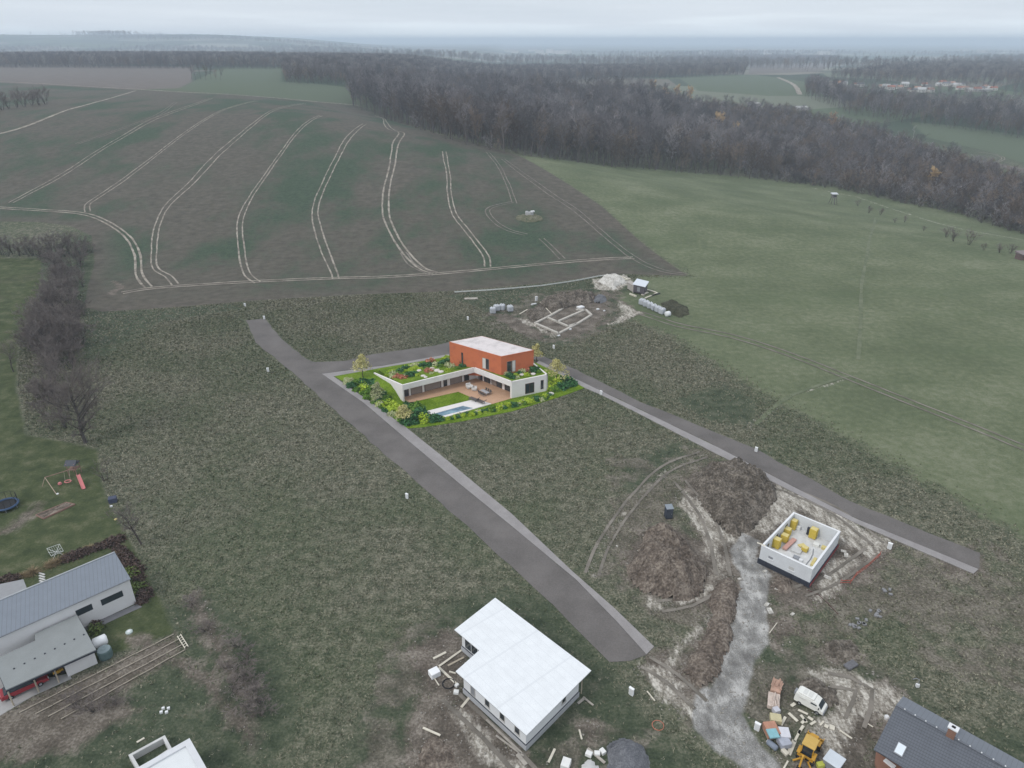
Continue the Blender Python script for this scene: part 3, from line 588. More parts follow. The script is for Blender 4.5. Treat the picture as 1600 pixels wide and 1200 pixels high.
for i, (x, y, s) in enumerate([(1340,322,.65),(1357,333,.7),(1375,336,.75),(1398,348,.45),(1413,347,.6),(1443,361,.4),(1478,371,.9),(1490,377,1.0),(1514,383,1.05),(1537,391,.5),(1562,395,.7),(1578,396,.75)]):
    p = G(x, y); o = copy_tree(hp[[j for j in range(8) if hp[j]][i % 4]]); tag(o, ['small bare fruit tree in the row across the green meadow', 'bigger bare fruit tree in the middle of the row across the meadow'][s > .85], 'tree', 'fruit trees in a row across the meadow'); o.name = 'fruit_tree'; o.location = p; o.scale = (s*.72,)*3; o.rotation_euler = (0, 0, i*2)
for i, (x, y, s) in enumerate([(372,1010,.4),(384,1035,.45),(378,1058,.4),(396,1078,.45),(388,1100,.5),(404,1120,.4),(364,1082,.35),(410,1098,.35),(352,1045,.3),(120,1105,.4),(150,1112,.45),(182,1098,.35),(300,948,.35),(322,985,.35)]):
    p = G(x, y); o = copy_tree(hp[[j for j in range(8) if hp[j]][i % 4]]); tag(o, 'low brown bramble scrub in the rough grass at the lower left', 'scrub', 'bramble scrub at the lower left'); o.name = 'bramble_shrub'; o.location = p; o.scale = (s*1.3, s*1.3, s*.6); o.rotation_euler = (0, 0, i*2)
# ------------------------------------------------------------------ building helpers
def V2(p): return Vector((p[0], p[1]))
def stained(col, dirt, seam=None, scale=.35):
    t = NT('stained'); a = t.noise(scale, 5, rough=.7); b = t.noise(scale*.25, 3); f = t.math('ADD', t.math('MULTIPLY', a, .6), t.math('MULTIPLY', b, .4)); return t.done(t.ramp(f, [(.36, dirt), (.5, col), (.66, tuple(min(1, c*1.05) for c in col))]), .7, spec=.2)
def wall_frame(parent, A, B, f0, f1, z0, z1, fr, gl=GLASS, name='window', panes=1, cur=None, out=.05, fw=.09, sill=None):
    """a framed opening on the wall A->B (its outside on the right hand), world xy; returns the frame"""
    A, B = V2(A), V2(B); d = B-A; Ln = d.length; u = d/Ln; n = Vector((u.y, -u.x)); rz = math.atan2(u.y, u.x)
    a, b = f0*Ln, f1*Ln; w = b-a; m = MB()
    def bx(x0, x1, y0, y1, zz0, zz1, mb):
        c = A+u*((x0+x1)/2)+n*((y0+y1)/2); mb.box(c.x, c.y, (zz0+zz1)/2, x1-x0, abs(y1-y0), zz1-zz0, rz)
    bx(a, b, .003, out, z0, z0+fw, m); bx(a, b, .003, out, z1-fw, z1, m); bx(a, a+fw, .003, out, z0+fw, z1-fw, m); bx(b-fw, b, .003, out, z0+fw, z1-fw, m)
    for k in range(1, panes): x = a+w*k/panes; bx(x-fw/2, x+fw/2, .003, out, z0+fw, z1-fw, m)
    f = m.build(name, fr, parent, world=True)
    loc = Vector(parent.location)
    g = MB(); bx(a+fw, b-fw, .004, .018, z0+fw, z1-fw, g); o = g.build('pane', gl, None); o.data.transform(__import__('mathutils').Matrix.Translation(-loc)); o.parent = f
    if cur:
        c_ = MB()
        for (q0, q1) in cur[1]: bx(a+w*q0, a+w*q1, .02, .03, z0+fw, z1-fw, c_)
        o = c_.build('curtain', cur[0], None); o.data.transform(__import__('mathutils').Matrix.Translation(-loc)); o.parent = f
    if sill:
        s_ = MB(); bx(a-.08, b+.08, .003, .14, z0-.06, z0-.005, s_); o = s_.build('sill', sill, None); o.data.transform(__import__('mathutils').Matrix.Translation(-loc)); o.parent = f
    return f
def inset(P, d):
    """shrink a 2D outline by d"""
    n = len(P); a = sum(P[i][0]*P[(i+1) % n][1]-P[(i+1) % n][0]*P[i][1] for i in range(n)); sg = 1 if a > 0 else -1; out = []
    for i in range(n):
        p0, p1, p2 = V2(P[i-1]), V2(P[i]), V2(P[(i+1) % n]); e1 = (p1-p0).normalized(); e2 = (p2-p1).normalized(); n1 = Vector((-e1.y, e1.x))*sg; n2 = Vector((-e2.y, e2.x))*sg
        k = (n1+n2); k /= max(.3, k.dot(n1)); q = p1+k*d; out.append((q.x, q.y))
    return out
def cen(P, z=0): return (sum(p[0] for p in P)/len(P), sum(p[1] for p in P)/len(P), z)
def xy(px, py, z=0.): v = GZ(px, py, z); return (v.x, v.y)
def lerp(a, b, t): return (a[0]+(b[0]-a[0])*t, a[1]+(b[1]-a[1])*t)
def walls(P, t_, z0, z1, m=None):
    """hollow ring of walls, thickness t_ inwards"""
    m = m or MB(); Q = inset(P, t_); n = len(P)
    for i in range(n): j = (i+1) % n; m.prism([P[i], P[j], Q[j], Q[i]], z0, z1)
    return m
# ------------------------------------------------------------------ the villa
TERRA = stained((.56, .165, .078), (.45, .13, .07), scale=.45); STUC = stained((.78, .745, .73), (.66, .63, .61), scale=.4); ROOFW = stained((.64, .59, .58), (.52, .48, .47), scale=.5)
CURT = M((.27, .225, .20), .15, .8); FRD = M((.10, .055, .035), .2, 2); DECK = stripes((.52, .33, .215), (.30, .19, .12), .35, 'X', R(38), .1, .08); LCURT = M((.62, .60, .57), .06, 1)
GRASS2 = None
t = NT('villa_grass'); a = t.noise(3, 3); b = t.noise(.25, 4); t_gr = t.math('ADD', t.math('MULTIPLY', a, .5), t.math('MULTIPLY', b, .5))
VG = t.done(t.ramp(t_gr, [(.34, (.06, .11, .006)), (.5, (.115, .19, .012)), (.66, (.20, .28, .035))]), .9, a, .08, spec=.1)
P0 = xy(632.5, 628); C0 = xy(741, 575, 4.55); D0 = xy(799.5, 623); E0 = xy(855.5, 611)
bk_ = [xy(702, 534, 9.6), xy(753, 525, 9.6), xy(834, 547, 9.6), xy(783, 557, 9.6)]
PLOT = [(521.7,587.7),(560,610),(600,641),(634,669.6),(660,668),(720,659),(800,643),(870,622),(914,606.4),(880,588),(838,567.5),(700,557.5),(600,574.5)]
tag(MB().prism([xy(x, y) for x, y in PLOT], 0, .10, bottom=False).build('villa_lawn', VG), kind='structure')
villa = thing('villa', 'modern white house with a planted roof and an orange upper block beside the pool', 'house', (*C0, 0))
ZR = 4.55; B1 = xy(592, 578, .6); B2 = xy(702, 557.5, .15); TIP = xy(586, 585, .9)
uCD = (V2(D0)-V2(C0)); uDE = (V2(E0)-V2(D0)); Eb = V2(E0)+Vector((-uDE.y, uDE.x)).normalized()*10.2; Eb = (Eb.x, Eb.y)
nL = Vector(((V2(C0)-V2(P0)).y*-1, (V2(C0)-V2(P0)).x)).normalized()   # into the left wing
nR = Vector((-(uCD).y, uCD.x)).normalized()                            # into the right wing
if nR.x < 0: nR = -nR
# left wing: solid ramp slab rising from the ground at the back to the fascia
r = MB(); pts = [P0, C0, B2, B1]
def solid(m, top, bot):
    n = len(top); b = len(m.v); m.v += [tuple(p) for p in bot]+[tuple(p) for p in top]; m.f.append(tuple(range(b+n, b+2*n))); m.f.append(tuple(range(b+n-1, b-1, -1)))
    for i in range(n): j = (i+1) % n; m.f.append((b+i, b+j, b+n+j, b+n+i))
P0i = V2(P0)+nL*.35; C0i = V2(C0)+nL*.35
solid(r, [(P0i.x, P0i.y, ZR-.06), (C0i.x, C0i.y, ZR-.06), (*B2, .12), (*B1, .55)], [(P0i.x, P0i.y, ZR-.5), (C0i.x, C0i.y, ZR-.5), (*B2, 0), (*B1, 0)])
wing = [V2(C0), V2(D0), V2(E0), V2(Eb), V2(bk_[2]), V2(bk_[3])]
mid = V2(lerp(bk_[0], bk_[3], .55)); wing = [V2(C0), V2(D0), V2(E0), V2(Eb), V2(bk_[2])+Vector((0, -.5)), mid]
wi = inset([tuple(p) for p in wing], .35); r.prism(wi, ZR-.5, ZR-.06)
r.poly([(C0i.x, C0i.y, ZR-.05), (wi[0][0], wi[0][1], ZR-.05), (mid.x, mid.y, ZR-.05), (bk_[0][0], bk_[0][1], 1.2)])
r.build('green_roof', VG, villa, world=True)
# fascia and full height faces
f = MB()
def band(A, B, z0, z1, th=.35, m=None, inward=None):
    A, B = V2(A), V2(B); n = inward if inward is not None else Vector((-(B-A).y, (B-A).x)).normalized(); a2, b2 = A+n*th, B+n*th
    (m or f).prism([tuple(A), tuple(B), tuple(b2), tuple(a2)], z0, z1)
band(P0, C0, 3.25, ZR+.12, .35, inward=nL); band(C0, D0, 3.25, ZR+.12, .35, inward=nR)
band(D0, E0, .1, ZR+.12, .35); band(E0, Eb, .1, ZR+.12, .35)
# pier at D, soffits
dd = uCD.normalized(); pD = V2(D0)-dd*.5
f.prism([tuple(pD), D0, tuple(V2(D0)+nR*2.2), tuple(pD+nR*2.2)], .1, 3.25)
# west end wall with its slanting foot
w0 = Vector((*P0, .1)); w1 = Vector((*P0, ZR+.12)); tip = Vector((*TIP, 1.5)); dirw = (V2(TIP)-V2(P0)); nw = Vector((-dirw.y, dirw.x)).normalized()
if nw.x > 0: nw = -nw
foot = [Vector((*P0, .1)), Vector((*lerp(P0, TIP, .13), .1)), Vector((*lerp(P0, TIP, .24), 1.4)), Vector((*lerp(P0, TIP, .40), 2.3)), tip-Vector((0, 0, .35)), tip, w1]
fo = [p+Vector((nw.x, nw.y, 0))*.35 for p in foot]
def sheetsolid(m, front_, back_):
    n = len(front_); b = len(m.v); m.v += [tuple(p) for p in front_]+[tuple(p) for p in back_]; m.f.append(tuple(range(b, b+n))); m.f.append(tuple(range(b+2*n-1, b+n-1, -1)))
    for i in range(n): j = (i+1) % n; m.f.append((b+j, b+i, b+n+i, b+n+j))
sheetsolid(f, fo, foot); f.build('wall', STUC, villa, world=True)
# planted bank below the west wall
bm = MB(); L0 = [(*lerp(P0, TIP, q), z) for q, z in ((.10, .3), (.24, 1.55), (.40, 2.4), (.98, 1.35), (1.25, .1))]; L1 = [tuple((V2(p)+nw*s)[:])+(.05,) for p, s in zip(L0, (2.0, 3.6, 5, 4.2, 2))]
for i in range(4): bm.poly([L0[i], L0[i+1], L1[i+1], L1[i]])
bm.build('bank', VG, villa, world=True)
# recessed glazing walls behind the fascia
gw = MB(); gA = V2(P0)+nL*2.2; gC = V2(C0)+nL*2.2; hA = V2(C0)+nR*2.2; hD = V2(D0)+nR*2.2
t_ = V2(P0).lerp(V2(C0), .02)
corner = V2(C0)+(nL+nR)*2.2*.9
gw.prism([tuple(gA), tuple(corner), tuple(corner+nL*.3), tuple(gA+nL*.3)], .1, 3.3); gw.prism([tuple(corner), tuple(hD), tuple(hD+nR*.3), tuple(corner+nR*.3)], .1, 3.3)
gw.prism([tuple(V2(P0)), tuple(gA), tuple(corner), tuple(hD), tuple(V2(D0)), tuple(V2(C0))], 3.26, 3.3)
gw.build('recessed_wall', STUC, villa, world=True)
for f0, f1, cu, nm in ((.03, .10, 0, 'terrace_door'), (.125, .27, 1, 'terrace_window'), (.30, .52, 1, 'terrace_window'), (.55, .60, 0, 'terrace_door'), (.64, .80, 1, 'terrace_window'), (.83, .90, 0, 'terrace_door')):
    wall_frame(villa, gA, corner, f0, f1, .2, 3.15, FRD, name=nm, panes=1, cur=(CURT, [(.04, .96)]) if cu else None)
for f0, f1, cu, nm in ((.06, .16, 1, 'terrace_window'), (.20, .36, 0, 'terrace_window'), (.38, .64, 1, 'terrace_window'), (.70, .97, 0, 'terrace_door')):
    wall_frame(villa, corner, hD, f0, f1, .2, 3.15, FRD, name=nm, panes=2, cur=(CURT, [(.04, .5)]) if cu else None)
wall_frame(villa, D0, E0, .37, .62, .5, 3.3, FRD, panes=2, fw=.12); wall_frame(villa, D0, E0, .80, .88, .9, 3.4, FRD, fw=.1)
# orange block
b = MB(); b.prism(bk_, [.1, .1, 4.2, 4.2], 9.35); blk = b.build('upper_block', TERRA, villa, world=True)
b = MB(); b.prism(inset(bk_, -.02), 9.35, 9.6); b.build('parapet', TERRA, villa, world=True)
b = MB(); b.prism(inset(bk_, .12), 9.55, 9.63); b.build('roof', ROOFW, villa, world=True)
WF = M((.35, .22, .17), .15)
wall_frame(villa, bk_[0], bk_[3], .235, .27, 4.2, 7.6, FRD); wall_frame(villa, bk_[0], bk_[3], .645, .775, 4.9, 7.9, WF, panes=2, cur=(LCURT, [(.03, .5)])); wall_frame(villa, bk_[3], bk_[2], .17, .44, 4.75, 7.9, WF, panes=2, cur=(LCURT, [(.62, .95)]))
# terrace, court, pool
tag(MB().prism([tuple(gA), tuple(corner), tuple(hD), D0, xy(769, 632), xy(743, 624.4), xy(716, 612.8), xy(637, 630.5), P0], .1, .16, bottom=False).build('terrace', DECK), kind='structure')
pool = thing('swimming_pool', 'blue swimming pool set in a pale stone deck in front of the villa', 'swimming pool', GZ(705, 642))
PO = [xy(661, 645), xy(743, 624.6), xy(768, 632.2), xy(691, 654.5)]; PI_ = [xy(677, 648), xy(723.5, 635.2), xy(740, 639), xy(688, 652)]
m = MB()
for i in range(4): j = (i+1) % 4; m.prism([PO[i], PO[j], PI_[j], PI_[i]], .1, .26)
m.build('deck', M((.70, .67, .65), .05, .5), pool, world=True)
t = NT('water'); a = t.noise(.35, 3); WAT = t.done(t.ramp(a, [(.35, (.05, .12, .19)), (.65, (.19, .32, .38))]), .08, t.noise(3, 2), .02, spec=.6)
MB().prism(PI_, .1, .17).build('water', WAT, pool, world=True)
CUSH = M((.10, .09, .085), .2); 
def lounger(px, py, lab, first=None):
    p = GZ(px, py); a = V2(xy(743, 624.6))-V2(xy(768, 632.2)); ang = math.atan2(a.y, a.x)+1.5
    if first: o = copy_tree(first)
    else:
        o = thing('sun_lounger', lab, 'sun lounger'); MB().box(0, -.35, .34, .75, 1.5, .12).build('seat', CUSH, o); MB().box(0, .68, .55, .75, .8, .12, rx=R(35)).build('backrest', CUSH, o)
        m = MB(); [m.box(x, y, .14, .07, .07, .28) for x in (-.33, .33) for y in (-1, .45)]; m.build('frame', GREYM, o)
    tag(o, lab, 'sun lounger', 'loungers by the pool'); o.location = (p.x, p.y, .26); o.rotation_euler = (0, 0, ang); o.scale = (1.35,)*3; return o
l1 = lounger(741.5, 627.5, 'dark sun lounger on the pool deck, nearer the court lawn'); lounger(752, 631, 'dark sun lounger on the pool deck, nearer the front flower bed', l1)
p = GZ(757.5, 616.5); tb = thing('dining_table', 'grey outdoor dining table on the villa terrace', 'table', (p.x, p.y, .16), -.85); MB().box(0, 0, .74, 2.6, 1.1, .06).build('tabletop', M((.35, .35, .36), .1), tb, bevel=.01)
for x in (-1.1, 1.1):
    for y in (-.4, .4): MB().box(x, y, .36, .08, .08, .71).build('leg', GREYM, tb)
ch = None
for i in range(6):
    if ch is None:
        ch = c_ = thing('dining_chair', '', 'chair'); MB().box(0, 0, .45, .5, .5, .06).build('seat', CUSH, c_); MB().box(0, .25, .72, .5, .06, .5).build('backrest', CUSH, c_); [MB().box(x, y, .21, .05, .05, .42).build('leg', GREYM, c_) for x in (-.2, .2) for y in (-.2, .2)]
    else: c_ = copy_tree(ch)
    sx = (-.85, 0, .85)[i % 3]; sy = 1 if i < 3 else -1; o = Vector((sx*math.cos(-.85)-sy*.95*math.sin(-.85), sx*math.sin(-.85)+sy*.95*math.cos(-.85)))
    tag(c_, 'dark chair drawn up to the dining table on the villa terrace', 'chair', 'chairs around the dining table'); c_.location = (p.x+o.x, p.y+o.y, .16); c_.rotation_euler = (0, 0, -.85+(0 if sy > 0 else math.pi)); c_.scale = (1.15,)*3
ac = None
for i, (x, y, lab) in enumerate(((733, 607.5, 'pale armchair on the terrace nearer the inner corner of the villa'), (741.5, 610.5, 'pale armchair on the terrace nearer the dining table'))):
    if ac is None: ac = a_ = thing('armchair', '', 'armchair'); MB().box(0, 0, .3, .95, .9, .36).build('seat', LCURT, a_, bevel=.06); MB().box(0, .4, .65, .95, .2, .5).build('backrest', LCURT, a_, bevel=.05); [MB().box(s*.45, 0, .5, .14, .8, .3).build('armrest', LCURT, a_, bevel=.03) for s in (-1, 1)]
    else: a_ = copy_tree(ac)
    q = GZ(x, y); tag(a_, lab, 'armchair', 'armchairs on the terrace'); a_.location = (q.x, q.y, .16); a_.rotation_euler = (0, 0, .5+i); a_.scale = (1.4,)*3
# garden plants
def leafmesh(seed, r_, hh, n=260, ls=.22, spiky=False):
    rg = np.random.default_rng(seed); d = rg.normal(0, 1, (n, 3)); d /= np.linalg.norm(d, axis=1)[:, None]; d[:, 2] = np.abs(d[:, 2])*1.0
    lump = 1+.22*np.sin(d[:, 0]*5+seed)*np.cos(d[:, 1]*6)+rg.normal(0, .10, n); P = d*np.array([r_, r_, hh])*(lump*rg.uniform(.7, 1, n)**.5)[:, None]
    a = rg.normal(0, 1, (n, 3)); a -= .4*d; a /= np.linalg.norm(a, axis=1)[:, None]; b = np.cross(a, d+.5*rg.normal(0, 1, (n, 3))); b /= np.linalg.norm(b, axis=1)[:, None]
    s = ls*rg.uniform(.6, 1.3, n)[:, None]
    if spiky: P = P*.35; a = d+.3*rg.normal(0, 1, (n, 3)); V = np.stack([P-b*s*.25, P+b*s*.25, P+a*np.array([r_, r_, hh])*.8], 1).reshape(-1, 3); F = np.arange(3*n).reshape(-1, 3)
    else: V = np.stack([P-a*s-b*s*.6, P+a*s-b*s*.6, P+a*s+b*s*.6, P-a*s+b*s*.6], 1).reshape(-1, 3); F = np.arange(4*n).reshape(-1, 4)
    V[:, 2] = np.maximum(V[:, 2], .0); return V, F
def leafmat(lo, hi): t = NT('leaves'); a = t.noise(3.5, 3); return t.done(t.ramp(a, [(.35, lo), (.65, hi)]), .8, spec=.15)
LM = {'g': leafmat((.02, .075, .028), (.08, .20, .075)), 'm': leafmat((.06, .14, .015), (.17, .30, .05)), 'y': leafmat((.24, .36, .02), (.48, .60, .07)), 'p': leafmat((.36, .40, .18), (.62, .64, .40)), 'r': leafmat((.38, .10, .05), (.62, .30, .20)), 'w': M((.60, .56, .52), .12, 2)}
NM = {'g': ('dark green', 'shrub'), 'm': ('mid green', 'shrub'), 'y': ('bright lime green', 'shrub'), 'p': ('pale cream flowering', 'plant'), 'r': ('red flowering', 'plant'), 'w': ('pale garden', 'boulder')}
pk = {}
def plant(kind, px, py, z, s, where, grp, i):
    q = GZ(px, py, z); key = (kind, i % 2)
    nm = {'g': 'garden_shrub', 'm': 'garden_shrub', 'y': 'garden_shrub', 'p': 'flowering_plant', 'r': 'flowering_plant', 'w': 'boulder'}[kind]
    lab = f'{NM[kind][0]} {NM[kind][1]} {where}'
    if key in pk: o = copy_tree(pk[key])
    elif kind == 'w':
        m = MB().lathe(0, 0, [(.35, 0), (.62, .12), (.55, .34), (.25, .46)], 7); o = m.build(nm, LM['w'])
        for v in o.data.vertices: v.co += Vector((random.Random(v.index).uniform(-.1, .1), random.Random(v.index+9).uniform(-.1, .1), 0))
        pk[key] = o
    else:
        V, F = leafmesh(500+len(pk), 1, .95 if kind in 'gmy' else .9, 300 if kind in 'gmy' else 200, .17 if kind in 'gmy' else .13, spiky=False); o = np_mesh(nm, V, F, LM[kind]); pk[key] = o
    tag(o, lab, NM[kind][1], grp+f' ({NM[kind][0]})'); o.location = (q.x, q.y, z-.05); o.rotation_euler = (0, 0, i*1.9); s *= 1.25; o.scale = (s, s, s*(.85 if kind in 'gmy' else .9)); return o
def roofz(px, py):
    """height of the ramp under a photo pixel"""
    A = np.array([*P0, ZR]); B = np.array([*C0, ZR]); Cc = np.array([*B2, .12]); n = np.cross(B-A, Cc-A); d = np.array(ray(px, py)); o = np.array([0, 0, CAMH]); t = n.dot(A-o)/n.dot(d); return float((o+d*t)[2])
RG = [('p',614,586,1.0),('y',609,583,.7),('g',625,582,1.0),('g',634,577,1.0),('r',622,591,1.1),('r',630,592,.9),('y',643,579,.8),('g',642,588,1.1),('g',649,586,.9),('p',650,573,1.0),('w',655,580,.9),('w',661,588,.8),('y',653,587,.6),('g',662,573,1.1),('g',670,572,1.0),('r',670,581,1.0),('r',673,566,1.1),('w',675,577,1),('p',680,571,.9),('p',684,570,.8),('w',683,580,1.1),('w',689,582,1.0),('g',692,570,1.1),('g',698,568,1.2),('y',694,563,.8),('y',698,560,.8),('p',705,573,1.1),('p',712,571,1.1),('y',700,580,.7),('r',709,567,.6),('g',726,572,1.2),('g',732,571,1.0),('m',618,587,.6),('m',637,584,.7),('p',633,587,.5),('w',665,590,.7),('m',667,577,.7),('m',688,573,.7),('y',604,588,.5),('m',716,576,.6),('p',674,584,.5)]
for i, (k, x, y, s) in enumerate(RG): plant(k, x, y, roofz(x, y), s*1.0, 'on the sloping planted roof of the white villa', 'plants on the sloping roof', i)
RF = [('p',789,583,1.0),('g',797,587,.9),('g',801,590,.8),('y',806,588,.8),('r',809,577,.9),('p',816,581,.9),('w',815,586,.9),('p',822,573,1.1),('r',826,580,.9),('g',832,580,1.1),('g',837,578,1.0),('w',833,585,.9),('y',823,586,.7),('p',808,590,.6),('m',842,581,.6),('g',811,584,.7),('p',762,575,.8)]
for i, (k, x, y, s) in enumerate(RF): plant(k, x, y, ZR, s*.9, 'in the roof bed in front of the orange block', 'plants in front of the orange block', i)
BD = [('g',570,600,1.3),('m',560,598,1),('p',548,594,.7),('p',541,593,.6),('y',571,610,1.1),('g',580,601,1.3),('m',577,614,1.2),('g',585,611,1.1),('p',588,605,1.0),('g',591,613,1.2),('p',593,616,.8),('y',568,606,.9),('p',590,625,.9),('g',600,618,1.1),('m',604,624,1.0),('y',609,636,1.5),('y',616,640,1.4),('m',603,633,1.2),('p',603,609,.8),('g',598,610,.9),('g',639,637,1.3),('m',650,640,1.5),('g',656,648,1.5),('g',645,658,1.6),('g',637,661,1.2),('y',662,657,1.4),('g',673,656,1.3),('g',682,656,1.2),('p',623,655,.6),('y',630,650,.7),('m',574,622,.8),('p',586,628,.8),('w',604,628,.9)]
for i, (k, x, y, s) in enumerate(BD): plant(k, x, y, .1, s, 'in the border along the left side of the villa garden', 'plants along the left side of the garden', i)
rg_ = random.Random(8)
for i in range(60):
    f_ = i/59; x = 692+f_*168; y = 655-f_*35+rg_.uniform(-2.2, 2)+3*math.sin(math.pi*f_)*.6; plant(rg_.choice('ggmmypyyyp'), x, y, .1, rg_.uniform(.4, .62) if x < 765 else rg_.uniform(.5, .95), 'in the flower bed along the front edge of the villa plot', 'plants along the front of the plot', i)
rg_ = random.Random(19)
for i in range(34):
    a_, b_ = ((540, 596), (640, 664)) if i % 2 else ((556, 592), (618, 640)); f_ = rg_.random(); plant(rg_.choice('ggmmmypyg'), a_[0]+(b_[0]-a_[0])*f_+rg_.uniform(-4, 5), a_[1]+(b_[1]-a_[1])*f_+rg_.uniform(-2, 3), .1, rg_.uniform(.6, 1.1), 'in the border along the left side of the villa garden', 'plants along the left side of the garden', i)
for i in range(26):
    x = rg_.uniform(612, 700); y = 592-(x-612)*.24-rg_.uniform(0, 13); plant(rg_.choice('ggmpyrpy'), x, y, roofz(x, y), rg_.uniform(.5, .9), 'on the sloping planted roof of the white villa', 'plants on the sloping roof', i)
FR_ = [('y',872,601,1.5),('y',860,607,1.4),('g',877,606,1.4),('g',884,598,1.7),('g',893,601,1.3),('m',866,609,1.2),('w',861,616,1.0),('g',842,590,.01)]
for i, (k, x, y, s) in enumerate(FR_[:-1]): plant(k, x, y, .1, s, 'at the right end of the villa beside the yellow tree', 'plants at the right end of the villa', i)
def leafy_tree(lab, px, py, H_, r_, mk, seed):
    p = GZ(px, py); o = thing('garden_tree', lab, 'tree', (p.x, p.y, .1)); MB().tube([(0, 0, -.1), (.05, 0, H_*.35), (0, .05, H_*.8)], [.12, .09, .04], 6).build('trunk', BARK, o)
    Vs = []; Fs = []; b_ = 0; rg = random.Random(seed)
    for j in range(9):
        z = H_*(.34+.58*j/8); rad = r_*(1-.085*j)*(.75 if j % 2 else 1); a = rg.uniform(0, 6.28); Vv, Ff = leafmesh(seed+j, rad*.72, H_*.13, 150, .15); Vv = Vv+np.array([math.cos(a)*rad*.28, math.sin(a)*rad*.28, z]); Vs.append(Vv); Fs.append(Ff+b_); b_ += len(Vv)
    np_mesh('crown', np.vstack(Vs), np.vstack(Fs), mk, o); return o
LT = leafmat((.30, .28, .08), (.72, .66, .34))
leafy_tree('yellow green tree on the left corner of the villa garden', 567, 590, 6.3, 3.6, LT, 60); leafy_tree('yellow tree standing at the right end wall of the villa', 869, 597, 6.2, 3.9, LT, 70); leafy_tree('small round yellow tree in front of the white end wall', 632.5, 660, 4.4, 2.9, LT, 80); leafy_tree('yellow tree half hidden behind the orange block', 838, 566, 5.2, 2.6, LT, 90)
leafy_tree('small cream tree in the left garden border', 590, 626, 4.6, 2.4, leafmat((.16, .2, .07), (.5, .5, .3)), 95)
# ------------------------------------------------------------------ white bungalow under construction
RT = [xy(773.8,933.8,4.1), xy(923.8,1047.5,4.1), xy(822.5,1149,4.1), xy(712,1048.8,4.1), xy(748.8,1016,4.1), xy(710,983.8,4.1)]
bung = thing('bungalow', 'unfinished white bungalow with a large flat white roof beside the road end', 'house', cen(RT))
MEMB = stripes((.71, .73, .745), (.62, .64, .66), 1.05, 'X', R(-40), .045, .07, .6, period2=6.5)
MB().prism(RT, 3.98, 4.10).build('roof', MEMB, bung, world=True); MB().prism(inset(RT, .05), 3.86, 3.98).build('roof_edge', DARKP, bung, world=True)
WP = inset(RT, .75); WP[0] = tuple(V2(WP[0])); 
ins = inset(RT, .75)
# the right end is an open wooden porch: walls stop two metres short of the eaves there
u01 = (V2(ins[1])-V2(ins[0])).normalized(); wr = [ins[0], tuple(V2(ins[1])-u01*1.6), ins[2], ins[3], ins[4], ins[5]]
wr[1] = tuple(V2(ins[1])+ (V2(ins[2])-V2(ins[1])).normalized()*1.2); wr[1] = lerp(ins[1], ins[2], .08)
walls(wr, .4, 1.0, 3.86).build('wall', WHITE, bung, world=True); MB().prism(inset(wr, -.03), .80, 1.0).build('damp_proofing', DARKP, bung, world=True)
BLK = stripes((.40, .41, .43), (.33, .34, .36), .25, 'Z', 0, .08, .12, .9); MB().prism(inset(wr, -.12), 0, .80).build('plinth', BLK, bung, world=True)
MB().prism(inset(wr, .42), 3.0, 3.05).build('ceiling', CONC, bung, world=True)
OF = M((.45, .43, .40), .1)
for f0, f1, z0 in ((.12, .20, 1.05), (.36, .44, 1.5), (.60, .68, 1.5), (.83, .91, 1.5)): wall_frame(bung, wr[3], wr[2], f0, f1, z0, 3.7, OF, name='door' if z0 < 1.2 else 'window', gl=GREYM if z0 < 1.2 else GLASS, sill=None if z0 < 1.2 else CONC)
wall_frame(bung, wr[2], wr[1], .66, .74, 1.7, 3.3, OF, sill=CONC); wall_frame(bung, wr[5], wr[4], .12, .92, 1.1, 3.7, WHITE, panes=3)
for q in (lerp(ins[1], ins[2], .02),): MB().bar((*q, 0), (*q, 3.86), .14).build('porch_post', WOOD, bung, world=True)
MB().bar((*lerp(ins[1], ins[2], .0), 3.78), (*lerp(ins[1], ins[2], .12), 3.78), .14).build('porch_beam', WOOD, bung, world=True)
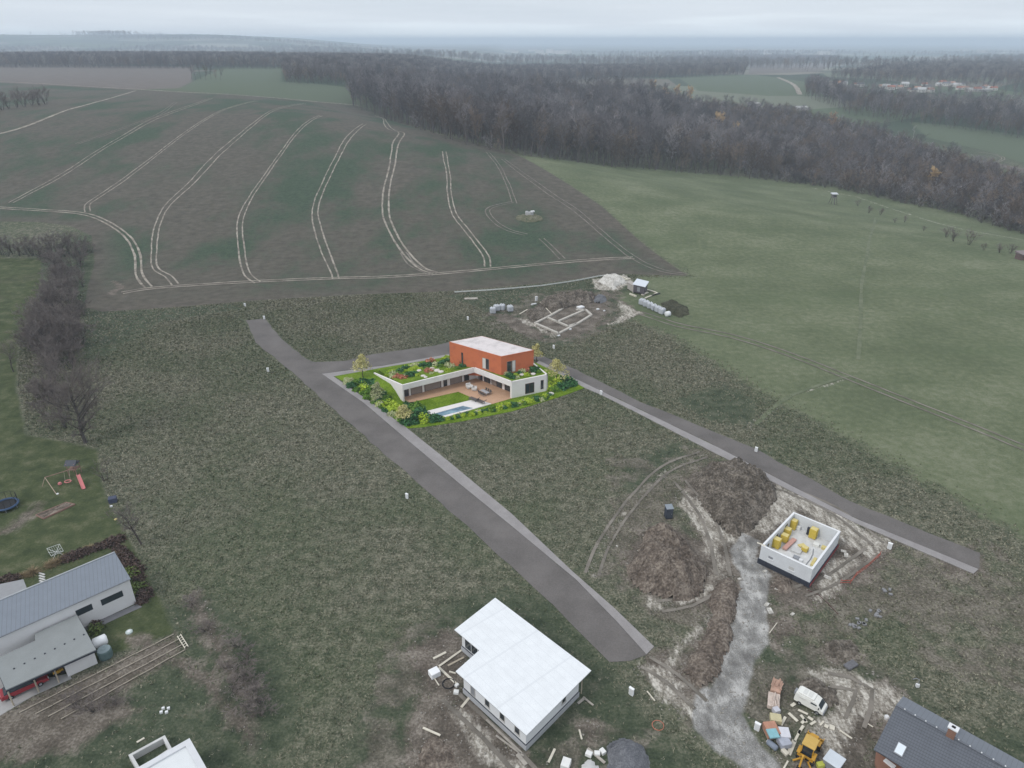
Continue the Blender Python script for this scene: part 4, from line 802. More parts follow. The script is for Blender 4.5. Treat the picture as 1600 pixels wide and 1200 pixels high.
# ------------------------------------------------------------------ planks, blocks and other small things on the ground
def plank(a, b, w, lab, mat=None, z=.12, name='plank', cat='plank', grp=None, t_=.1, zb=0.):
    A, B = GZ(*a, zb), GZ(*b, zb); A.z = B.z = z+zb; c = (A+B)/2; c.z = z+zb-t_/2; o = MB().bar(A, B, w, t_); o.v = [tuple(Vector(v)-c) for v in o.v]; o = o.build(name, mat or WOOD, bevel=0); o.location = c; return tag(o, lab, cat, grp)
def block(px, py, sx, sy, sz, rz, lab, mat, name, cat, grp=None, z=0., bev=.03):
    p = GZ(px, py, z); o = MB().box(0, 0, sz/2, sx, sy, sz).build(name, mat, bevel=bev); o.location = p; o.rotation_euler = (0, 0, rz); return tag(o, lab, cat, grp)
LW = M((.60, .56, .47), .15, 1.5)
for a, b, w, lab, mt in [((677,1030),(697,1020),.35,'thick pale plank lying behind the white crate',LW), ((686,1042),(721,1017),.3,'long pale formwork board running from the bungalow corner to the white crate',LW), ((700,1041),(725,1028),.28,'board lying inside the formwork corner at the notch of the bungalow',WOOD), ((686,1044),(716,1072),.32,'long board running down from the white crate along the bungalow',LW), ((721,1106),(736,1088),.35,'broad board leaning towards the bungalow door',LW), ((661,1138),(688,1150),.28,'light plank lying alone on the bare soil left of the bungalow',LW), ((760,1125),(815,1178),.3,'long weathered plank beside the front wall of the bungalow',OLDWOOD), ((775,1150),(818,1182),.22,'thin weathered plank outside the longer one by the front wall',OLDWOOD), ((857,1192),(867,1171),.3,'pale crooked board on the grass below the bungalow',LW), ((905,1141),(909,1156),.22,'short pale stick on the grass near the pink soil patch',LW), ((918,1170),(945,1193),.35,'heavy beam lying among the white blocks',OLDWOOD), ((903,1100),(913,1092),.35,'board under the porch corner of the bungalow',OLDWOOD), ((911,1090),(927,1103),.25,'thin plank pointing away from the porch corner',OLDWOOD), ((1011,1081),(1023,1096),.16,'thin pale stick in the dirt right of the utility box',LW), ((679,1061),(686,1072),.14,'short stick beside the white crate',LW), ((808,1179),(822,1196),.5,'pale board lying at the near corner of the bungalow',OLDWOOD), ((702,1050),(712,1053),.2,'short board crossing the formwork boards',LW)]: plank(a, b, w, lab, mt)
block(679, 1055, 1.4, 1.2, .9, .6, 'white plastic crate standing left of the bungalow', M((.80,.81,.82),.04), 'crate', 'crate', bev=.08)
p = GZ(701, 1069); tag(MB().tube([(p.x+.85*math.cos(i*.39), p.y+.85*math.sin(i*.39), .10+.02*(i % 3)) for i in range(16)], .09, 6, close=True).build('hose_coil', BLACK), 'black coil of pipe lying by the bungalow wall', 'hose')
p = GZ(1028, 1134); tag(MB().tube([(p.x+.75*math.cos(i*.39), p.y+.75*math.sin(i*.39), .08+.03*(i % 2)) for i in range(16)], .05, 6, close=True).build('hose_coil', M((.45,.17,.11),.2)), 'orange coil of cable on the grass near the gravel lane', 'hose')
for x, y, s, lab in ((713, 1083, .7, 'white stone block below the black coil'), (920, 1180, .8, 'white block left of the beam end'), (933, 1179, .7, 'white block right of the beam'), (941.5, 1176, .75, 'white block nearest the grey gravel mound'), (884, 1197, 1.3, 'white bag at the bottom edge of the picture'), (714, 1072, .55, 'white block leaning at the corner of the bungalow')): block(x, y, s, s*.8, s*.6, x, lab, M((.72, .72, .70), .07), 'stone_block', 'block')
def heap(name, px, hh, mat, lab, cat, rough=.24, z=0., soft=3.0, seed=0, step=.45, base=True, kind=None):
    P = np.array([xy(*q) for q in px]); lo, hi = P.min(0)-.5, P.max(0)+.5; nx = int((hi[0]-lo[0])/step)+2; ny = int((hi[1]-lo[1])/step)+2; gx, gy = np.meshgrid(np.linspace(lo[0], hi[0], nx), np.linspace(lo[1], hi[1], ny)); X_, Y_ = gx.ravel(), gy.ravel(); d = sd_poly(X_, Y_, P)
    nz_ = np.array([mnoise.noise(Vector((x*.45, y*.45, seed)))*1.6+mnoise.noise(Vector((x*1.5, y*1.5, seed)))*1.1+mnoise.noise(Vector((x*3.1, y*3.1, seed)))*.7 for x, y in zip(X_, Y_)])
    dd_ = d+nz_*.35; mx = max(dd_.max(), .1); s_ = np.clip(dd_/min(mx, soft), 0, 1); Z = hh*(s_*(2-s_))*(1+rough*nz_)-.06; i = (np.arange(ny-1)[:, None]*nx+np.arange(nx-1)).ravel(); F = np.stack([i, i+1, i+nx+1, i+nx], 1); keep = (dd_[F] > -.3).all(1); c = np.array(cen(P))
    o = np_mesh(name, np.stack([X_-c[0], Y_-c[1], Z], 1), F[keep], mat, smooth=True); o.location = (c[0], c[1], z); return tag(o, lab, cat, kind=kind)
def soilmat(a, b, c_, sc=1.): t = NT('soil'); n1 = t.noise(.5*sc, 4); n2 = t.noise(2.6*sc, 3); f_ = t.math('ADD', t.math('MULTIPLY', n1, .45), t.math('MULTIPLY', n2, .55)); return t.done(t.ramp(f_, [(.38, a), (.5, b), (.62, c_)]), .95, n2, .35, spec=.1, bstr=1)
SOIL = soilmat((.062, .053, .043), (.125, .108, .09), (.25, .22, .185)); SOILR = soilmat((.078, .063, .052), (.148, .121, .10), (.27, .23, .19)); CHALK = soilmat((.36, .34, .30), (.55, .53, .49), (.72, .70, .66)); GRV = soilmat((.115, .12, .135), (.17, .175, .19), (.24, .245, .26), 2)
heap('soil_heap', [(1078,750),(1105,728),(1150,722),(1190,738),(1215,762),(1216,778),(1200,800),(1178,826),(1150,842),(1120,820),(1095,790)], 2.9, SOIL, 'broad dark soil heap beside the right hand road above the walled basement', 'soil heap', soft=5, seed=1)
heap('soil_heap', [(1012,828),(1038,823),(1065,838),(1085,862),(1102,885),(1108,905),(1100,925),(1075,942),(1045,938),(1000,922),(978,903),(984,880),(1000,850)], 3.3, SOILR, 'largest reddish soil heap standing between the two roads', 'soil heap', soft=5.5, seed=2)
heap('soil_heap', [(1108,925),(1140,900),(1160,915),(1152,950),(1140,1010),(1120,1060),(1095,1075),(1066,1050),(1090,1010),(1110,970)], 1.2, SOILR, 'long low soil bank along the left side of the gravel lane', 'soil heap', soft=3, seed=3)
heap('soil_heap', [(1245,1065),(1275,1058),(1305,1075),(1312,1100),(1290,1108),(1262,1100)], 1.3, SOIL, 'soil heap directly behind the white camper van', 'soil heap', soft=3, seed=4)
heap('soil_heap', [(1208,898),(1235,905),(1240,925),(1222,930),(1204,918)], .7, SOILR, 'small brown soil heap below the corner of the walled basement', 'soil heap', seed=5)
heap('soil_heap', [(1285,1003),(1330,1000),(1345,1022),(1320,1032),(1290,1028)], .8, SOIL, 'low brown mound in the rough grass above the van', 'soil heap', seed=6)
heap('soil_heap', [(835,480),(858,466),(900,459),(930,462),(925,475),(895,478),(870,488)], 2.2, SOIL, 'dug soil bank behind the foundation trench', 'soil heap', soft=3, seed=7)
heap('soil_heap', [(820,487),(845,478),(862,490),(850,500),(828,500)], 1.4, SOIL, 'brown soil bank left of the foundation trench', 'soil heap', soft=3, seed=8)
heap('soil_heap', [(915,461),(925,460),(930,466),(920,470)], 1.0, SOILR, 'small brown mound beside the dark gravel mound', 'soil heap', seed=9)
heap('gravel_mound', [(928,466),(936,462),(946,465),(947,471),(938,475),(929,473)], 1.5, GRV, 'small dark grey gravel mound by the foundation trench', 'gravel mound', rough=.06, seed=10)
heap('gravel_mound', [(946,1185),(952,1160),(972,1152),(990,1156),(1008,1168),(1014,1185),(1013,1215),(985,1240),(950,1225)], 1.7, GRV, 'large dark grey gravel mound at the bottom of the picture', 'gravel mound', rough=.05, seed=11, soft=4)
heap('gravel_mound', [(905,1192),(915,1186),(930,1188),(936,1200),(925,1225),(905,1215)], .5, CONC, 'pale grey sand pile with a grate left of the dark gravel mound', 'sand pile', rough=.06, seed=12)
heap('chalk_heap', [(935,440),(945,432),(962,430),(975,435),(980,442),(965,448),(960,455),(950,448)], 1.5, CHALK, 'white chalky rubble heap beside the field shed', 'rubble heap', soft=2.5, seed=13)
heap('soil_heap', [(1030,474),(1050,468),(1075,480),(1078,492),(1060,497),(1045,490)], .8, soilmat((.03,.035,.02),(.06,.06,.04),(.09,.09,.06)), 'dark weedy mound beside the row of big bags', 'soil heap', seed=14)
heap('soil_heap', [(655,1165),(680,1150),(710,1170),(720,1230),(650,1240)], .6, SOILR, 'reddish soil patch left of the bungalow at the bottom', 'soil heap', seed=15)
block(1329, 1041, 2.0, 1.1, .45, .5, 'flat dark grey stone slab in the rough grass', M((.13,.13,.14),.3,3), 'stone_slab', 'slab', bev=.15)
# ------------------------------------------------------------------ walled basement
BT = [xy(1240,799.8,3.7), xy(1313.5,830,3.7), xy(1270,889.7,3.7), xy(1189.8,852,3.7)]
base = thing('walled_basement', 'roofless square white blockwork basement full of building pallets', 'building', cen(BT))
WB = stripes((.62, .64, .66), (.50, .52, .54), .25, 'Z', 0, .06, .10, .8)
walls(BT, .3, .95, 3.62).build('wall', WB, base, world=True); walls(inset(BT, -.02), .34, 3.62, 3.70).build('wall_cap', WHITE, base, world=True); MB().prism(inset(BT, -.15), 0, .95).build('tarred_plinth', DARKP, base, world=True)
MB().prism(inset(BT, .3), .96, 1.02).build('floor', M((.58, .58, .57), .22, .9), base, world=True)
mr = MB(); A = V2(inset(BT, -.2)[1]); B = V2(inset(BT, -.2)[2]); mr.bar((*A, .6), (*B, .6), .06, .5); mr.build('membrane_strip', M((.22, .04, .04), .2), base, world=True)
for f0, f1 in ((.22, .30), (.52, .60), (.80, .88)):
    A, B = V2(lerp(BT[0], BT[3], f0)), V2(lerp(BT[0], BT[3], f1)); n = (B-A).normalized(); n = Vector((-n.y, n.x)); s = n*.33
    if (V2(cen(BT))-A).dot(n) < 0: s = -s
    MB().prism([tuple(A+s), tuple(B+s), tuple(B+s*1.06), tuple(A+s*1.06)], 1.5, 2.9).build('window_opening', GLASS, base, world=True)
def onwall(A, B, f0, f1, z0, z1, name, mat, parent, out=.03):
    A, B = V2(A), V2(B); u = (B-A).normalized(); n = Vector((u.y, -u.x)); a = A.lerp(B, f0); b = A.lerp(B, f1); MB().prism([tuple(a+n*.003), tuple(b+n*.003), tuple(b+n*out), tuple(a+n*out)], z0, z1).build(name, mat, parent, world=True)
onwall(BT[3], BT[2], .16, .27, 1.7, 1.9, 'vent_sill', WHITE, base, .12); onwall(BT[3], BT[2], .56, .70, 1.5, 1.65, 'vent_sill', WHITE, base, .12); onwall(BT[3], BT[2], .58, .68, 1.7, 2.3, 'block_patch', CONC, base, .04); onwall(BT[3], BT[2], .17, .26, 1.95, 2.35, 'pipe_opening', GREYM, base, .03)
for f in (.25, .45, .65): onwall(BT[2], BT[1], f, f+.03, 1.6, 2.0, 'wall_hole', M((.75,.77,.79),.05), base, .03)
plank((1183, 848), (1196, 853), .25, 'board sticking out over the left corner of the basement wall', LW, z=.02, zb=3.72, t_=.08)
YEL = M((.56, .42, .07), .12, 2.5); YPAL = M((.62, .52, .22), .12, 2)
def pallet(px, py, sx, sy, sz, lab, mat, z=1.02, rz=None):
    p = GZ(px, py, z); a = V2(BT[1])-V2(BT[0]); o = thing('pallet_stack', lab, 'pallet stack', (p.x, p.y, z), math.atan2(a.y, a.x) if rz is None else rz, 'pallet stacks in the basement'); MB().box(0, 0, .14+sz/2, sx, sy, sz).build('wrapped_blocks', mat, o, bevel=.04)
    m = MB(); [m.box(0, y, .06, sx*1.02, .1, .12) for y in (-sy*.42, 0, sy*.42)]; m.build('pallet', WOOD, o); MB().box(0, 0, .14+sz+.03, sx*.9, sy*.9, .06).build('top_layer', YPAL, o); return o
for x, y, sx, sy, sz, lab in ((1212,855,1.3,1.1,1.7,'tall yellow block stack nearest the left corner of the basement'), (1225,846,1.2,1.0,1.3,'open yellow stack, second from the left corner'), (1229,836,1.2,1.1,1.3,'yellow stack in the middle of the left wall of the basement'), (1239,826,1.0,1.0,1.7,'yellow stack farthest back in the basement corner'), (1269.5,840,1.2,1.1,1.8,'tall yellow stack against the back wall of the basement'), (1257,861,1.0,.9,.7,'low yellow stack in the middle of the basement floor')): pallet(x, y, sx, sy, sz, lab, YEL)
block(1252.5, 853, 1.2, .7, .25, .3, 'pale yellow sheet bundle lying behind the low yellow stack', YPAL, 'sheet_bundle', 'bundle', z=1.02)
plank((1225, 860), (1241, 845), .75, 'pink bundle of long boards on the basement floor', M((.52,.30,.25),.15), z=.35, zb=1.02, t_=.33, name='board_bundle', cat='board bundle')
for x, y, sx, sy, sz, lab, mt in ((1244,862,1.6,1.1,.35,'grey white pallet of sheets in front of the pink boards',CONC), (1244,872,1.0,.8,.3,'dark framed tub near the front wall of the basement',GREYM), (1275,853,1.0,.8,.5,'white sack pile by the right part of the back wall',M((.7,.7,.66),.1)), (1288,858,1.0,.7,.5,'yellow bag in the right corner of the basement',YPAL), (1271,879,.5,2.2,.35,'yellow plank pile along the right wall of the basement',YPAL), (1247,827,.7,.6,.7,'white bag with a dark hose in the back corner of the basement',WHITE), (1251,877,.6,.5,.4,'small white box near the front wall of the basement',WHITE), (1262,835,.5,.4,1.5,'dark upright pipe bundle left of the stack at the back wall',DARKP)): block(x, y, sx, sy, sz, -.65, lab, mt, 'site_material', 'building material', z=1.02)
q = [GZ(*a, 1.06) for a in ((1258,884),(1266,874),(1270,866),(1271,858))]; tag(MB().tube(q, .09, 6).build('pipe', GREYM), 'bent grey pipe on the basement floor near the right wall', 'pipe')
for pts, lab in (([(1375,868),(1372,872),(1352,890),(1338,900),(1328,913),(1313,912)], 'red plastic barrier fence sagging through the grass beside the basement'),):
    fen = thing('barrier_fence', lab, 'fence', GZ(*pts[0])); Q = [GZ(*a) for a in pts]; m = MB()
    for i in range(len(Q)-1): m.bar(Q[i]+Vector((0, 0, .85)), Q[i+1]+Vector((0, 0, .65)), .05, .12); m.bar(Q[i]+Vector((0, 0, .35)), Q[i+1]+Vector((0, 0, .25)), .05, .08)
    m.build('netting', M((.38, .09, .06), .25), fen, world=True)
    for v in Q: MB().bar(v, v+Vector((0, 0, 1.0)), .05).build('post', M((.38, .12, .09), .25), fen, world=True)
q = [GZ(*a, .05) for a in ((1262,922),(1280,930),(1295,944),(1310,960))]; tag(MB().tube(q, .05, 5).build('hose', M((.10,.05,.05),.2)), 'thin dark hose trailing from the basement corner into the grass', 'hose')
rgp = random.Random(4)
for i, (x, y, s) in enumerate([(1214,920,.8),(1155,905,.6),(1240,893,1.5),(1195,893,.7),(1090,890,.5),(1322,868,1.1),(1318,862,.9),(1293,903,1.2),(964,854,.4),(1238,960,.7),(1203,955,1.2),(1198,945,.9)]): block(x, y, s, s*.6, .18, rgp.uniform(0, 3), 'broken pale rubble slab lying on the churned ground around the basement', CHALK, 'rubble_slab', 'rubble', 'rubble slabs around the basement')
PV = M((.22, .22, .225), .25, 2)
for i, (x, y, n_) in enumerate(((1366,960,6),(1340,975,12),(1388,925,4))):
    g_ = rgp
    for k in range(n_):
        block(x+g_.uniform(-6, 6)*(1+n_/10), y+g_.uniform(-4, 4)*(1+n_/10), .55, .4, .25, g_.uniform(0, 3), 'grey paving block left scattered in the rough grass right of the basement', PV, 'paving_block', 'paving block', 'scattered grey paving blocks')
# ------------------------------------------------------------------ utility boxes, toilet
ub = None
for x, y, lab in ((383,479,'white utility box at the edge of the ploughed field, farthest left'), (413,499,'white utility box at the far end of the left road'), (419,581,'white utility box on the grass left of the road bend'), (636,779,'white utility box alone in the rough grass left of the long road'), (731,500,'white utility box on the grass behind the villa'), (865,545,'white utility box beside the start of the right hand road'), (939,617,'white utility box on the kerb right of the villa plot'), (1181,706,'white utility box beside the middle of the right hand road'), (1389,858,'white utility box next to the red barrier fence'), (986,1086,'white utility box near the lower end of the long road'), (1182,1141,'white utility box at the edge of the gravel lane')):
    if ub is None:
        ub = o = thing('utility_box', lab, 'utility box'); MB().box(0, 0, .82, .8, .32, 1.35).build('cabinet', M((.80,.81,.82),.04), o, bevel=.02); MB().box(0, 0, 1.53, .88, .4, .07).build('lid', M((.80,.81,.82),.04), o); MB().box(0, 0, .06, .7, .26, .16).build('base', CONC, o); MB().box(0, -.165, .8, .66, .01, 1.1).build('door', M((.66,.67,.68),.04), o)
    else: o = copy_tree(ub)
    tag(o, lab, 'utility box', 'utility boxes along the building plots'); o.location = GZ(x, y); o.rotation_euler = (0, 0, (-.7 if x > 600 else .2)+.1*math.sin(x)); 
    o.scale = (.85,)*3 if y > 1000 or x == 1389 else (.74,)*3
p = GZ(1044, 808); o = thing('portable_toilet', 'dark grey portable toilet cabin standing on the grass above the big soil heap', 'portable toilet', p, .15); MB().box(0, 0, 1.15, 1.25, 1.2, 2.1).build('cabin', M((.045,.055,.075),.15), o, bevel=.04); MB().prism([(-.68,-.65),(.68,-.65),(.68,.65),(-.68,.65)], [2.2,2.2,2.3,2.3], [2.28,2.28,2.5,2.5]).build('roof', M((.22,.25,.28),.1), o); d_ = MB().box(0, -.615, 1.15, .95, .03, 1.9).build('door', M((.06,.07,.09),.1), o); MB().box(.35, -.65, 1.1, .1, .04, .1).build('handle', STEEL, d_); MB().box(0, 0, .05, 1.3, 1.25, .1).build('base', BLACK, o)
# ------------------------------------------------------------------ grey roofed house, carport and garden on the left
HW = M((.66, .655, .66), .05, .5, .8, .003); ROOFG = stripes((.20, .225, .26), (.15, .165, .19), .55, 'X', R(-28), .10, .07, .45, .3)
ea = xy(202.5, 904, 4.95); eb = xy(-60, 1021, 4.95); dv = (V2(eb)-V2(ea)).normalized()
ra = V2(GZ(172.5, 865.5, 6.3)); nback = (ra-V2(ea)); nback -= dv*nback.dot(dv); wd = nback.length; nback.normalize(); eb = V2(ea)+dv*34; ra = V2(ea)+nback*wd; rb = eb+nback*wd
gh = thing('grey_roofed_house', 'long white house with a standing seam grey metal roof at the left edge', 'house', (*((V2(ea)+eb)/2), 0))
m = MB(); e_ = V2(ea)-nback*.12-dv*.1; f_ = eb-nback*.12; a_ = ra-dv*.1; hz_ = 6.3
solid(m, [(*e_, 4.95), (*a_, hz_), (*rb, hz_), (*f_, 4.95)], [(*e_, 4.83), (*a_, hz_-.12), (*rb, hz_-.12), (*f_, 4.83)]); m.build('roof', ROOFG, gh, world=True)
m = MB(); m.bar((*e_, 4.86), (*f_, 4.86), .12); m.build('gutter', GREYM, gh, world=True); m = MB(); m.bar((*a_, hz_+.03), (*rb, hz_+.03), .22, .12); m.build('ridge_cap', M((.36,.38,.40),.1), gh, world=True)
m = MB(); wl = [V2(ea)+nback*.05+dv*.05, ra+dv*.05-nback*.05, rb, eb+nback*.05]; solid(m, [(*wl[0], 4.82), (*wl[1], hz_-.13), (*wl[2], hz_-.13), (*wl[3], 4.82)], [(*p_, 0) for p_ in wl]); m.build('wall', HW, gh, world=True)
LnH = (eb-V2(ea)).length; WA = V2(wl[3]); WB_ = V2(wl[0])
def fr(px, py, z): q = V2(GZ(px, py, z)); return (q-WA).dot((WB_-WA).normalized())/(WB_-WA).length
for p1_, p2_, z in (((163, 950), (198, 936), 2.9), ((125, 970), (150, 957), 3.0)): wall_frame(gh, WA, WB_, fr(*p1_, z), fr(*p2_, z), z-.55, z+.55, DARKP, fw=.06, out=.03)
m = MB(); c_ = ra+dv*17.5-nback*1.6; m.box(c_.x, c_.y, 6.35, .45, .45, .7); m.build('chimney_cowl', WHITE, gh, world=True)
m = MB(); [m.box(*(ra+dv*17.4-nback*(2.2+.5*k)), 6.2-.12*k-.1, .5, .06, .12, .3) for k in range(5)]; m.build('roof_ladder', GREYM, gh, world=True)
lo = [xy(-30, 940, 3.2), xy(-30, 918, 3.2), xy(35, 904, 3.2), xy(41.5, 920, 3.2)]; q_ = V2(lo[3]); m = MB(); m.prism([xy(-60,952,3.2), xy(-60,925,3.2), xy(36.5,905,3.2), xy(46,930,3.2)], .2, 3.2); m.build('rear_annexe', M((.27,.275,.285),.08), gh, world=True)
tag(sheet('pavement', [(213,944),(222,948),(135,988),(130,980)], .06, M((.16,.16,.17),.15), thick=.06), kind='structure')
CR = [xy(53.8,990,3.1), xy(120,960,3.1), xy(150,1015,3.1), xy(9,1078,3.1), xy(-5,1046,3.1), xy(-8,1030,3.1), xy(54.5,1001,3.1)]
cp = thing('carport', 'flat grey roofed carport joined to the front of the long white house', 'carport', cen(CR)); CRM = M((.235,.25,.25),.08,.5)
MB().prism(CR, 2.95, 3.1).build('roof', CRM, cp, world=True); MB().prism(inset(CR, -.06), 2.72, 2.95).build('fascia', DARKP, cp, world=True)
for k in range(8): q = lerp(xy(22, 1045, 3.1), xy(131, 992, 3.1), k/7); MB().box(q[0], q[1], 3.16, .16, .16, .12).build('roof_vent', DARKP, cp, world=True)
w1_ = [xy(99,1037,2.6), xy(146,1016,2.6)]; back_ = V2(CR[1])-V2(CR[2]); back_.normalize(); bx_ = [tuple(V2(w1_[0])+back_*.1), tuple(V2(w1_[1])+back_*.1), tuple(V2(w1_[1])+back_*5), tuple(V2(w1_[0])+back_*5)]
MB().prism(bx_, 0, 2.7).build('store_room', HW, cp, world=True)
for x, y in ((13,1083),(53,1062),(85,1047)): q = V2(xy(x, y, 2.7))+back_*.35; MB().bar((q.x, q.y, 0), (q.x, q.y, 2.75), .14).build('post', WOOD, cp, world=True)
tag(sheet('paving', [(-60,1070),(10,1040),(70,1060),(108,1052),(112,1060),(50,1088),(0,1118),(-60,1145)], .05, M((.36,.355,.35),.12,1.5), thick=.05), kind='structure')
def car(lab, px, py, rz, body, L_=4.3, wd_=1.75, cat='car', name='parked_car'):
    p = GZ(px, py); o = thing(name, lab, cat, (p.x, p.y, .05), rz); h_ = L_/2; w = wd_/2
    prof = [(-h_, .35), (-h_+.05, .85), (-h_+.25, .98), (-.95*h_+.9, 1.02), (h_-1.25, .98), (h_-.2, .82), (h_, .62), (h_, .35)]
    m = MB(); n = len(prof)
    for s in (-w, w): m.v += [(x, s*(.94 if z > .9 else 1), z) for x, z in prof]
    m.f.append(tuple(range(n))); m.f.append(tuple(range(2*n-1, n-1, -1)))
    for i in range(n): j = (i+1) % n; m.f.append((j, i, n+i, n+j))
    m.build('body', body, o, bevel=.05)
    c1 = [(-h_+.45, 1.0), (-h_+.95, 1.42), (.25*h_-.1, 1.44), (h_-1.35, 1.0)]; m = MB()
    m.v += [(x, -w*.9 if z < 1.1 else -w*.74, z) for x, z in c1]+[(x, w*.9 if z < 1.1 else w*.74, z) for x, z in c1]; m.f += [(0,1,2,3), (7,6,5,4), (0,4,5,1), (1,5,6,2), (2,6,7,3), (0,3,7,4)]; m.build('windows', GLASS, o)
    MB().box(-.25*h_, 0, 1.455, h_*.95, wd_*.72, .035).build('roof', body, o, bevel=.01)
    for x in (-h_*.62, h_*.62):
        for s in (-1, 1): wl_ = MB().tube([(x, s*(w-.2), .33), (x, s*(w+.02), .33)], .33, 14).build('wheel', RUB, o); MB().tube([(x, s*(w+.0), .33), (x, s*(w+.035), .33)], .18, 10).build('rim', STEEL, wl_)
    for s in (-1, 1): MB().box(h_-.03, s*(w-.28), .68, .1, .32, .14).build('headlight', M((.75,.76,.78),.03,rough=.2), o); MB().box(-h_+.0, s*(w-.25), .78, .1, .28, .16).build('tail_light', M((.3,.02,.02),.1), o)
    return o
RED = M((.30, .035, .045), .06, .5, .35)
a_c = math.atan2((V2(CR[2])-V2(CR[3])).y, (V2(CR[2])-V2(CR[3])).x)
car('red car parked half under the carport roof', 40, 1076, a_c, RED, 5.6, 1.9)
p = GZ(92, 1052); o = thing('garden_mower', 'yellow ride on mower parked in the dark bay of the carport', 'mower', (p.x, p.y, .05), a_c); MB().box(0, 0, .5, 1.3, .8, .45).build('body', M((.50,.28,.03),.1), o, bevel=.06); MB().box(-.3, 0, .9, .5, .5, .4).build('seat', BLACK, o, bevel=.05); [MB().tube([(x, s*.35, .25), (x, s*.5, .25)], .25, 10).build('wheel', RUB, o) for x in (-.45, .45) for s in (-1, 1)]
p = GZ(159, 1010); o = thing('water_tank', 'shiny white cylindrical tank beside the carport', 'water tank', (p.x, p.y, 0), a_c); MB().tube([(-.95, 0, 1.0), (-.8, 0, 1.0), (.8, 0, 1.0), (.95, 0, 1.0)], [.45, .8, .8, .45], 18).build('tank', M((.78,.79,.8),.04,rough=.3), o, smooth=True); [MB().box(x, 0, .15, .15, 1.2, .4).build('cradle', GREYM, o) for x in (-.5, .5)]
p = GZ(166, 1026); o = thing('rain_butt', 'grey green round rain tank next to the white tank', 'rain tank', (p.x, p.y, 0)); MB().lathe(0, 0, [(.85, 0), (.95, .3), (.95, 1.3), (.85, 1.45)], 20).build('barrel', M((.10,.15,.15),.1), o); MB().lathe(0, 0, [(.86, 1.452), (.86, 1.5), (.3, 1.56), (.28, 1.62)], 20).build('lid', M((.20,.25,.26),.15), o)
p = GZ(202, 988); o = thing('manhole_cover', 'round pale green cover set in the lawn', 'cover', (p.x, p.y, 0)); MB().lathe(0, 0, [(.5, 0), (.5, .18), (.42, .24)], 16).build('cover', M((.45,.52,.50),.1), o); MB().lathe(0, 0, [(.25, .241), (.25, .27), (.2, .28)], 14).build('cap', WHITE, o)
EDGW = M((.36,.32,.26),.25,.4)
for k, (a, b) in enumerate((((30,1115),(272,992)), ((55,1117),(280,1000)), ((75,1121),(286,1008)), ((95,1125),(290,1016)))):
    n = 8
    for i in range(n):
        f0 = (i+.02)/n; f1 = (i+.985)/n; plank(lerp(a, b, f0), (lerp(a, b, f1)[0], lerp(a, b, f1)[1]+.5*math.sin(i*2.3+k)), .11, f'thin pale edging board in the {["first", "second", "third", "fourth"][k]} row of the vegetable garden counted from the lawn', EDGW, name='edging_board', cat='edging board', grp=f'edging boards of row {k+1}', z=.16)
lad = thing('ladder', 'pale wooden ladder lying at the upper end of the vegetable garden', 'ladder', GZ(285, 1004)); A_, B_, C_, D_ = GZ(277,994,.15), GZ(289,1013,.15), GZ(282,991,.15), GZ(294,1010,.15)
MB().bar(A_, B_, .12).build('rail', LW, lad, world=True); MB().bar(C_, D_, .12).build('rail', LW, lad, world=True)
for k in range(6): MB().bar(A_.lerp(B_, (k+.4)/6), C_.lerp(D_, (k+.4)/6), .08).build('rung', LW, lad, world=True)
# trampoline, swing set, planter, drying rack, shrubs round the house
BLUE = M((.05,.09,.17),.15)
p = GZ(11, 793); o = thing('trampoline', 'round blue rimmed garden trampoline at the left edge of the lawn', 'trampoline', (p.x, p.y, 0)); ring = lambda r_, z: [(r_*math.cos(i*math.pi/16), r_*math.sin(i*math.pi/16), z) for i in range(32)]
MB().tube(ring(2.0, .75), .20, 6, close=True).build('rim', BLUE, o); MB().lathe(0, 0, [(1.82, .68), (1.82, .70), (.5, .69)], 28).build('mat', BLACK, o)
for i in range(6): t_ = i*math.pi/3; MB().tube([(1.95*math.cos(t_), 1.95*math.sin(t_), 0), (1.95*math.cos(t_), 1.95*math.sin(t_), .7)], .05, 6).build('leg', GREYM, o)
m = MB(); [m.tube([(2.0*math.cos(i*math.pi/6), 2.0*math.sin(i*math.pi/6), .8), (2.0*math.cos(i*math.pi/6), 2.0*math.sin(i*math.pi/6), 2.4)], .04, 5) for i in range(12)]; m.tube(ring(2.0, 2.4), .035, 5, close=True); [m.tube(ring(2.0, z_), .012, 4, close=True) for z_ in (1.1, 1.4, 1.7, 2.0, 2.2)]; m.build('safety_net', BLACK, o)
PINK = M((.56,.20,.20),.08); PWD = M((.26,.16,.13),.2)
p = GZ(118, 748); o = thing('play_tower', 'wooden climbing tower with a pink slide and a swing beam below the big bare tree', 'play tower', p); b1_, b2_ = GZ(122, 742, 1.5), GZ(131, 764, .15); 
pf = GZ(118, 741, 0); m = MB(); [m.bar((pf.x+x, pf.y+y, 0), (pf.x+x, pf.y+y, 2.9), .12) for x in (-.8, .8) for y in (-.8, .8)]; m.build('post', PWD, o, world=True); MB().box(pf.x, pf.y, 1.5, 1.7, 1.7, .1).build('platform', PWD, o, world=True)
m = MB(); m.v += [(pf.x-1.1, pf.y-1.1, 2.6), (pf.x+1.1, pf.y-1.1, 2.6), (pf.x+1.1, pf.y+1.1, 2.6), (pf.x-1.1, pf.y+1.1, 2.6), (pf.x-1.1, pf.y, 3.4), (pf.x+1.1, pf.y, 3.4)]; m.f += [(0,1,5,4), (2,3,4,5), (0,4,3), (1,2,5), (0,3,2,1)]; m.build('roof', M((.07,.075,.09),.15), o, world=True)
